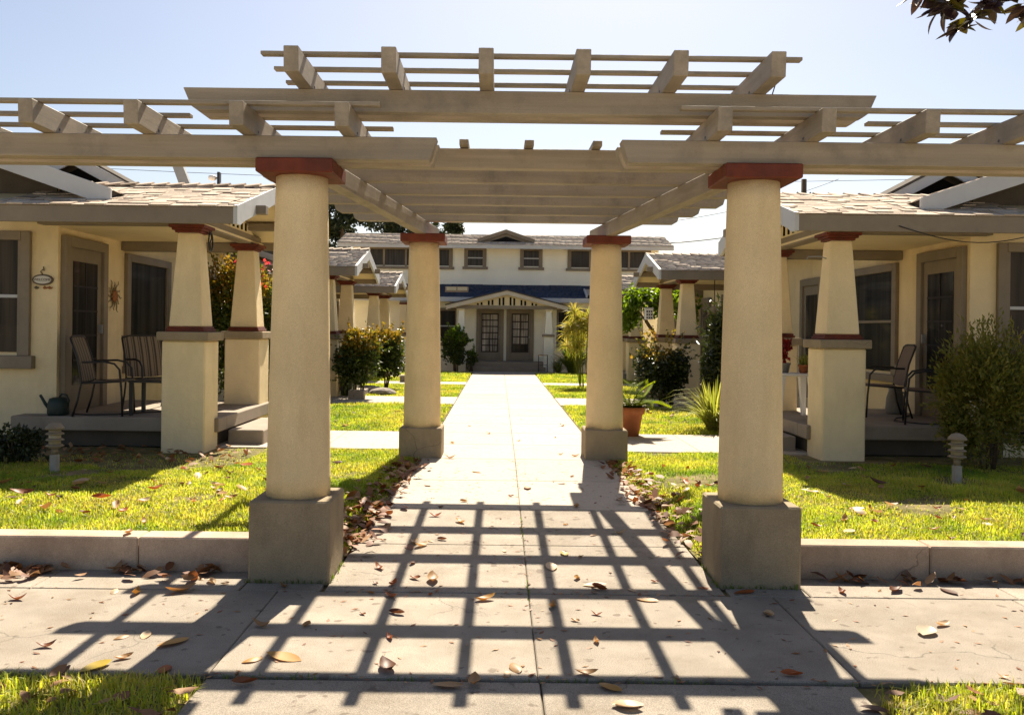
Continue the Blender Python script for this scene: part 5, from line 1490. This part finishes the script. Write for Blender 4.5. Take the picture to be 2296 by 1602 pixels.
def spot(x, y, zone):
    '''say where in its zone a leaf lies, by things one can find'''
    lr = 'left' if x < 0 else 'right'
    if zone == 'path':
        w = 'behind the front columns' if y < 6.6 else 'in pergola shadow' if y < 7.8 else 'near the back columns' if y < 10.6 else 'past the pergola'
        return 'on the %s half of the path, %s' % (lr, w)
    if zone == 'sidewalk':
        w = 'far %s sidewalk' % lr if abs(x) > 1.5 else 'sidewalk %s of the centre joint' % lr
        return 'on the %s, %s' % (w, 'near the column bases' if y > 4.75 else 'near the street grass')
    if zone == 'slab': return 'on the nearest slab, %s of its joint' % lr
    if zone == 'lawn':
        w = 'beside the kerb' if y < 7.0 else 'mid lawn' if y < 8.6 else 'near the porch'
        q = 'by the path' if abs(x) < 2.3 else 'in the open' if abs(x) < 3.4 else 'towards the picture edge'
        return 'on the %s lawn %s, %s' % (lr, w, q)
    if zone == 'farlawn': return 'on the %s lawn past the porch path, %s' % (lr, 'nearer' if y < 14.6 else 'farther')
    return 'against the foot of the %s kerb' % lr
def drop(x, y, lawn_, label, group, mesh=None, sc=None, z=None, name='fallen_leaf'):
    ci = rf.choice((0, 0, 1, 1, 1, 2, 2, 3, 4, 5)); si = rf.randrange(6)
    if mesh is None:
        zone = label
        for _ in range(60):                      # a look not yet used in this spot
            label = '%s %s leaf %s' % (LEAFCOL[ci][0], SHAPES[si], spot(x, y, zone))
            if label not in USED and len(label.split()) <= 16: break
            ci = rf.choice((0, 0, 1, 1, 1, 2, 2, 3, 4, 5)); si = rf.randrange(6)
        USED.add(label)
    o = bpy.data.objects.new(name, mesh or leaf_of(si, ci)); COL.objects.link(o)
    if z is None: z = (lawn_z(abs(x), y) + 0.022 if lawn_ else max(path_z(y) if abs(x) < path_half(y) + .1 else 0.0, 0.0))
    o.location = (x, y, z)
    o.rotation_euler = (rf.uniform(-.35, .35) if lawn_ else rf.uniform(-.12, .12), rf.uniform(-.3, .3) if lawn_ else rf.uniform(-.1, .1), rf.uniform(0, 6.28))
    s_ = sc or min(1.45, max(0.5, rf.gauss(0.95, 0.28)))
    o.scale = (s_, s_, s_)
    return tag(o, label, 'leaf', group)
walk = [(-0.68, 7.31), (-0.47, 7.12), (-1.01, 6.56), (-0.78, 6.5), (-0.58, 6.6), (-0.12, 6.32), (0.3, 6.3), (0.41, 6.2), (0.37, 7.08), (-0.95, 5.88), (-0.69, 5.67), (-0.58, 5.64), (-0.93, 5.56), (-0.82, 5.55), (0.19, 5.95), (0.34, 5.71), (0.44, 5.58), (0.46, 5.51), (0.66, 5.49), (0.83, 5.66), (1.11, 5.55), (-0.74, 5.99), (-0.47, 7.86), (-0.05, 8.09), (0.11, 8.45), (-0.84, 8.5), (-0.71, 10.0), (0.72, 10.26), (0.56, 10.38), (0.58, 9.02), (0.56, 6.78), (0.77, 6.83), (0.51, 7.7), (-0.66, 7.62), (-0.39, 9.21), (0.45, 8.67), (0.1, 11.6), (-0.3, 12.4), (0.6, 12.0), (-0.6, 13.3), (0.2, 14.4), (0.8, 13.5), (-0.75, 11.3), (-0.72, 6.42), (-0.8, 6.38), (-0.66, 6.55)]
apron = [(-0.93, 5.38), (-0.8, 5.31), (-0.57, 5.36), (-0.24, 5.27), (0.72, 5.3), (-0.92, 4.98), (-0.73, 5.0), (0.15, 5.15), (0.26, 4.91), (0.39, 5.02), (0.34, 4.58), (-0.08, 4.21), (-0.68, 4.18), (-0.12, 4.14), (0.25, 4.15), (0.05, 4.61), (-0.72, 4.6), (-2.95, 5.17), (-2.46, 5.34), (-2.32, 5.31), (-2.07, 5.36), (-2.09, 4.56), (-1.98, 4.6), (-2.4, 4.42), (-1.8, 4.49), (-1.96, 4.28), (-1.71, 4.14), (-1.19, 4.78), (-1.2, 4.31), (-1.43, 4.76), (-1.34, 4.27), (2.28, 4.91), (1.37, 5.05), (1.21, 4.17), (2.2, 4.17), (-3.4, 4.9), (3.3, 4.6)]
street = [(-0.39, 4.0), (-0.27, 4.03), (0.39, 3.82), (0.34, 4.0), (1.44, 3.8), (-1.30, 4.0)]
for (x, y) in walk: drop(x, y, False, 'path', 'fallen leaves on the garden path')
for (x, y) in apron: drop(x, y, False, 'sidewalk', 'fallen leaves on the sidewalk')
for (x, y) in street: drop(x, y, False, 'slab', 'fallen leaves on the nearest slab', sc=1.05)
ymesh = dry_leaf(0.16, 0.075, 0.1, 0.2, 0.3, 'yellow_leaf'); ymesh.materials[0] = MAT['yellow_leaf']
drop(-2.04, 4.16, False, 'broad mustard-yellow leaf at the edge of the left street grass', None, ymesh, 1.0, 0.0)
drop(0.30, 6.26, False, 'golden yellow leaf in a sunlit square of the garden path', None, ymesh, 0.75)
pmesh = dry_leaf(0.17, 0.10, 0.15, 0.2, 0.45, 'pale_leaf'); pmesh.materials[0] = MAT['pale_leaf']
drop(2.13, 4.78, False, 'large pale folded leaf lying alone on the right sidewalk', None, pmesh, 1.0, 0.0)
drop(0.39, 3.80, False, 'long pale leaf on the nearest slab, right of its joint', None, pmesh, 0.8, -0.004)
ll = [(-3.88, 7.93), (-4.28, 7.7), (-4.05, 7.14), (-3.36, 7.18), (-2.97, 7.04), (-2.98, 6.68), (-3.11, 6.86), (-3.09, 7.61), (-3.15, 8.62), (-2.91, 7.91), (-3.01, 8.87), (-2.72, 8.49), (-2.96, 8.3), (-3.26, 8.02), (-3.61, 8.2), (-3.84, 8.45), (-2.37, 7.66), (-2.57, 7.03), (-2.38, 7.14), (-2.68, 6.32), (-2.53, 8.79), (-3.8, 7.23), (-2.61, 7.77), (-4.47, 7.76)]
rl_ = [(2.42, 6.66), (2.3, 6.27), (2.66, 6.98), (2.79, 6.95), (3.03, 7.26), (2.75, 6.4), (3.13, 7.2), (3.35, 7.15), (3.18, 6.79), (3.54, 7.16), (3.31, 6.8), (2.97, 6.41), (2.94, 6.13), (3.5, 6.72), (3.68, 9.46), (3.15, 9.16), (2.81, 8.61), (2.56, 7.87), (2.61, 7.83), (4.09, 9.62), (2.64, 7.56), (3.5, 6.23)]
ll += [(-rf.uniform(1.7, 4.8), rf.uniform(6.2, 10.2)) for _ in range(56)]
rl_ += [(rf.uniform(1.5, 4.8), rf.uniform(6.2, 10.2)) for _ in range(44)]
rl_ += [(1.55, 8.2), (1.62, 8.0), (1.7, 8.35), (1.5, 7.9), (1.75, 8.1), (1.6, 8.5), (1.85, 8.2), (1.66, 7.75)]
for (x, y) in ll: drop(x, y, True, 'lawn', 'fallen leaves on the left lawn')
for (x, y) in rl_: drop(x, y, True, 'lawn', 'fallen leaves on the right lawn')
for _ in range(16): drop(-rf.uniform(1.2, 3.0), rf.uniform(12.8, 16.5), True, 'farlawn', 'fallen leaves on the farther left lawn')
for _ in range(10): drop(rf.uniform(1.2, 2.9), rf.uniform(12.8, 16.5), True, 'farlawn', 'fallen leaves on the farther right lawn')
for (x, y) in ((-2.05, 5.64), (-1.95, 5.56), (2.21, 5.55), (1.96, 5.5), (2.31, 5.55), (2.64, 5.55), (1.35, 5.48), (-1.48, 5.48), (-1.86, 5.53)):
    drop(x, y, False, 'kerb', 'fallen leaves against the kerb')
drop(-2.62, 5.92, False, 'single brown leaf lying on top of the left kerb wall', None, FLEAF[0], 0.9, 0.216)

# drifts of leaves: too many to count
def litter(name, spots, seed, label):
    rng = np.random.default_rng(seed)
    V, T = [], []
    for (x, y, z) in spots:
        a = rng.uniform(0, 6.28); L = rng.uniform(0.07, 0.13); W = L * 0.45
        tilt = rng.normal(0, 0.35, 2)
        d = np.array([math.cos(a), math.sin(a), tilt[0]]); w = np.array([-math.sin(a), math.cos(a), tilt[1]])
        c = np.array([x, y, z + rng.uniform(0.006, 0.03)])
        up = np.array([0, 0, 1.0])
        cu = rng.uniform(-0.2, 0.35)
        b = len(V)
        V += [c - d * L * .5 + up * cu * L * .5, c - d * L * .15 - w * W * .5 + up * .2 * W, c - d * L * .15 + w * W * .5 + up * .2 * W, c + d * L * .2 - w * W * .45 + up * .2 * W, c + d * L * .2 + w * W * .45 + up * .2 * W, c + d * L * .5 + up * cu * L * .5]
        T += [(b, b + 1, b + 2), (b + 1, b + 3, b + 4), (b + 1, b + 4, b + 2), (b + 3, b + 5, b + 4)]
    tag(link(name, np_mesh(name, V, T), 'litter'), label, 'leaf litter', None, 'stuff')
rng = np.random.default_rng(82)
def edge_spots(s, n, y0, y1, sd):
    out = []
    for _ in range(n):
        y = rng.uniform(y0, y1); x = path_half(y) + rng.normal(0.08, sd)
        z = lawn_z(x, y) + 0.012 if x > path_half(y) else path_z(y)
        out.append((s * x, y, max(z, path_z(y))))
    return out
litter('leaf_litter', edge_spots(-1, 230, 6.1, 9.8, 0.10) + edge_spots(-1, 120, 6.4, 7.6, 0.14), 83, 'drift of dry leaves along the left edge of the ramped path')
litter('leaf_litter', edge_spots(1, 150, 6.2, 9.8, 0.10) + edge_spots(1, 60, 7.0, 8.5, 0.13), 84, 'drift of dry leaves along the right edge of the ramped path')
kl = [(-rng.uniform(2.0, 4.6), 5.83 - abs(rng.normal(0, 0.11)) - 0.03, 0.004) for _ in range(190)]
kl = [p for p in kl if rng.random() < 0.35 + 0.65 * (math.sin(p[0] * 3.0) > -0.2)]
litter('leaf_litter', kl, 85, 'drift of dry leaves against the foot of the left kerb')
litter('leaf_litter', [(rng.uniform(1.9, 4.4), 5.83 - abs(rng.normal(0, 0.07)) - 0.03, 0.004) for _ in range(70)], 86, 'scattered dry leaves against the foot of the right kerb')
litter('leaf_litter', [(-rng.uniform(3.0, 5.6), rng.uniform(9.2, 10.6), lawn_z(4, 9.9) + .01) for _ in range(120)], 87, 'dry leaves on the shaded soil before the left porch')
litter('leaf_litter', [(-rng.uniform(1.5, 2.6), rng.uniform(3.5, 4.06), 0.012) for _ in range(26)] + [(rng.uniform(1.55, 2.7), rng.uniform(3.5, 4.06), 0.012) for _ in range(40)], 88, 'scattered leaves in the street grass at the bottom corners')

frag = [(rng.uniform(-1.15, 1.15), rng.uniform(4.15, 9.5)) for _ in range(230)] + [(rng.choice((-1, 1)) * rng.uniform(1.2, 3.6), rng.uniform(4.15, 5.5)) for _ in range(150)] + [(rng.normal(0.02, 0.03), rng.uniform(4.2, 10)) for _ in range(90)] + [(rng.uniform(-3, 3), rng.normal(4.09, 0.03)) for _ in range(120)] + [(rng.uniform(-1.2, 1.2), rng.normal(5.42, 0.03)) for _ in range(60)]
Vf, Tf = [], []
for (x, y) in frag:
    L_ = rng.uniform(0.008, 0.028); a = rng.uniform(0, 6.28); z = path_z(y) + 0.003
    d = np.array([math.cos(a), math.sin(a), 0.15]) * L_; w = np.array([-math.sin(a), math.cos(a), 0.1]) * L_ * 0.4
    c = np.array([x, y, z]); b = len(Vf)
    Vf += [c - d, c + w, c + d, c - w]; Tf += [(b, b + 1, b + 2), (b, b + 2, b + 3)]
tag(link('leaf_crumbs', np_mesh('leaf_crumbs', Vf, Tf), 'litter'), 'crumbled leaf bits scattered over the paving and in its joints', 'leaf litter', None, 'stuff')
# weeds in the joints and round the column bases
wp = [(rng.uniform(-3.5, 3.5), rng.normal(4.088, 0.006), -0.02) for _ in range(420)]
wp = [p for p in wp if math.sin(p[0] * 4.1) + math.sin(p[0] * 9.7 + 1) > 0.1]
for s in (-1, 1):
    for _ in range(60): wp.append((s * rng.uniform(1.2, 1.75), 5.575 - abs(rng.normal(0, 0.012)), 0.0))
    for _ in range(40): wp.append((s * (1.215 - abs(rng.normal(0, 0.012))), rng.uniform(5.58, 6.08), 0.01))
wp += [(0.021 + rng.normal(0, 0.004), y_, path_z(y_) - 0.01) for y_ in np.concatenate([rng.normal(5.5, 0.12, 30), rng.normal(7.0, 0.3, 20)])]
tag(link('joint_weeds', blades_mesh('joint_weeds', np.array(wp), rng, 0.030, 0.006, 1.0, 0.6), 'weed'), 'tiny weeds growing in the paving joints and at the column bases', 'weeds', None, 'stuff')

# ================================================================== grass
def in_bare(rng, x, y):
    """thin patches where the soil shows"""
    f = np.sin(x * 2.1 + 1.3) * np.sin(y * 2.7 + 0.4) + 0.5 * np.sin(x * 5.3 - y * 3.1)
    return f
def grass(name, s, xo, y0, y1, dens, ln, w, label, seed, bare=0.9, xi=None):
    rng = np.random.default_rng(seed)
    n = int((xo - 1.0) * (y1 - y0) * dens)
    y = rng.uniform(y0, y1, n); x = rng.uniform(1.0, xo, n)
    keep = x > half_np(y) + 0.02 + 0.05 * rng.random(n)
    f = in_bare(rng, x * s, y)
    keep &= (rng.random(n) > np.clip((f - bare) * 1.6, 0, 0.93))
    for (cx, cy, h) in ((1.475, 5.83, 0.26), (1.045, 10.24, 0.25), (3.80, 10.5, 0.26)):
        keep &= ~((np.abs(x - cx) < h) & (np.abs(y - cy) < h))
    keep &= ~((y > 10.0) & (x > 3.3) & (y < 11))
    keep &= ~((y > 9.0 + 0.25 * np.sin(x * 3.0)) & (y < 11) & (x > 2.9) & (rng.random(n) < np.where(s < 0, 0.93, 0.6)))
    x, y = x[keep], y[keep]
    P = np.stack([x * s, y, lawn_z_np(x, y) - 0.004], 1)
    hv_ = 0.5 + 0.5 * np.sin(x * 1.9 * s + 0.7 * y) * np.sin(1.3 * y - x * 0.8) + 0.25 * np.sin(x * 7.3 + y * 5.1)
    lens = ln * np.clip(0.62 + 0.75 * hv_, 0.45, 1.7)
    tag(link(name, blades_mesh(name, P, rng, lens, w, 0.9, 0.5), 'grass'), label, 'grass', None, 'stuff')
    # broad-leaved weeds among the grass
    nc = int(26 * (y1 - y0)); cl = rng.integers(0, len(P), nc // 2)
    W_ = np.repeat(P[cl], 22, 0) + rng.normal(0, 0.05, (22 * len(cl), 3)) * np.array([1, 1, 0.1]) + np.array([0, 0, 0.018])
    o_ = np.zeros_like(W_); o_[:, 2] = 0.4
    tag(link('lawn_weeds', leaf_mesh('lawn_weeds', W_, rng, ln * 0.75, ln * 0.5, o_, 0.0), 'weed'), 'broad-leaved weeds in the ' + label.replace('short sunlit ', ''), 'weeds', None, 'stuff')
grass('lawn_grass', -1, 6.3, 6.035, 10.66, 6000, 0.034, 0.0070, 'short sunlit grass of the left front lawn', 91, 0.75)
grass('lawn_grass', 1, 6.3, 6.035, 10.66, 6000, 0.034, 0.0070, 'short sunlit grass of the right front lawn with bare patches', 92, 0.38)
for i, (a, b) in enumerate(((12.6, 17.12), (19.07, 23.22), (24.47, 29.58))):
    for s in (-1, 1):
        side = 'left' if s < 0 else 'right'
        place = ('between the first and second porch paths', 'between the second and third porch paths', 'in front of the far house')[i]
        grass('lawn_grass', s, 4.2, a, b, (2600, 1500, 1100)[i], (0.04, 0.045, 0.05)[i], (0.010, 0.014, 0.018)[i], 'grass of the %s lawn %s' % (side, place), 93 + 2 * i + (s > 0), 1.0)
def street_grass(s, seed, label):
    rng = np.random.default_rng(seed)
    n = 17000
    x = rng.uniform(1.5, 4.6, n); y = rng.uniform(2.9, 4.07, n)
    f = in_bare(rng, x * s, y * 1.5)
    keep = (rng.random(n) > np.clip((f - 0.5) * 1.4, 0, 0.9))
    x, y = x[keep], y[keep]
    z = -0.022 + 0.03 * sm((x - 1.47) / 0.3) * sm((4.08 - y) / 0.2) - 0.002
    tag(link('street_grass', blades_mesh('street_grass', np.stack([x * s, y, z], 1), rng, 0.055, 0.0065, 1.0, 0.5), 'grass'), label, 'grass', None, 'stuff')
street_grass(-1, 101, 'street strip grass at the bottom left corner')
street_grass(1, 102, 'street strip grass at the bottom right corner')
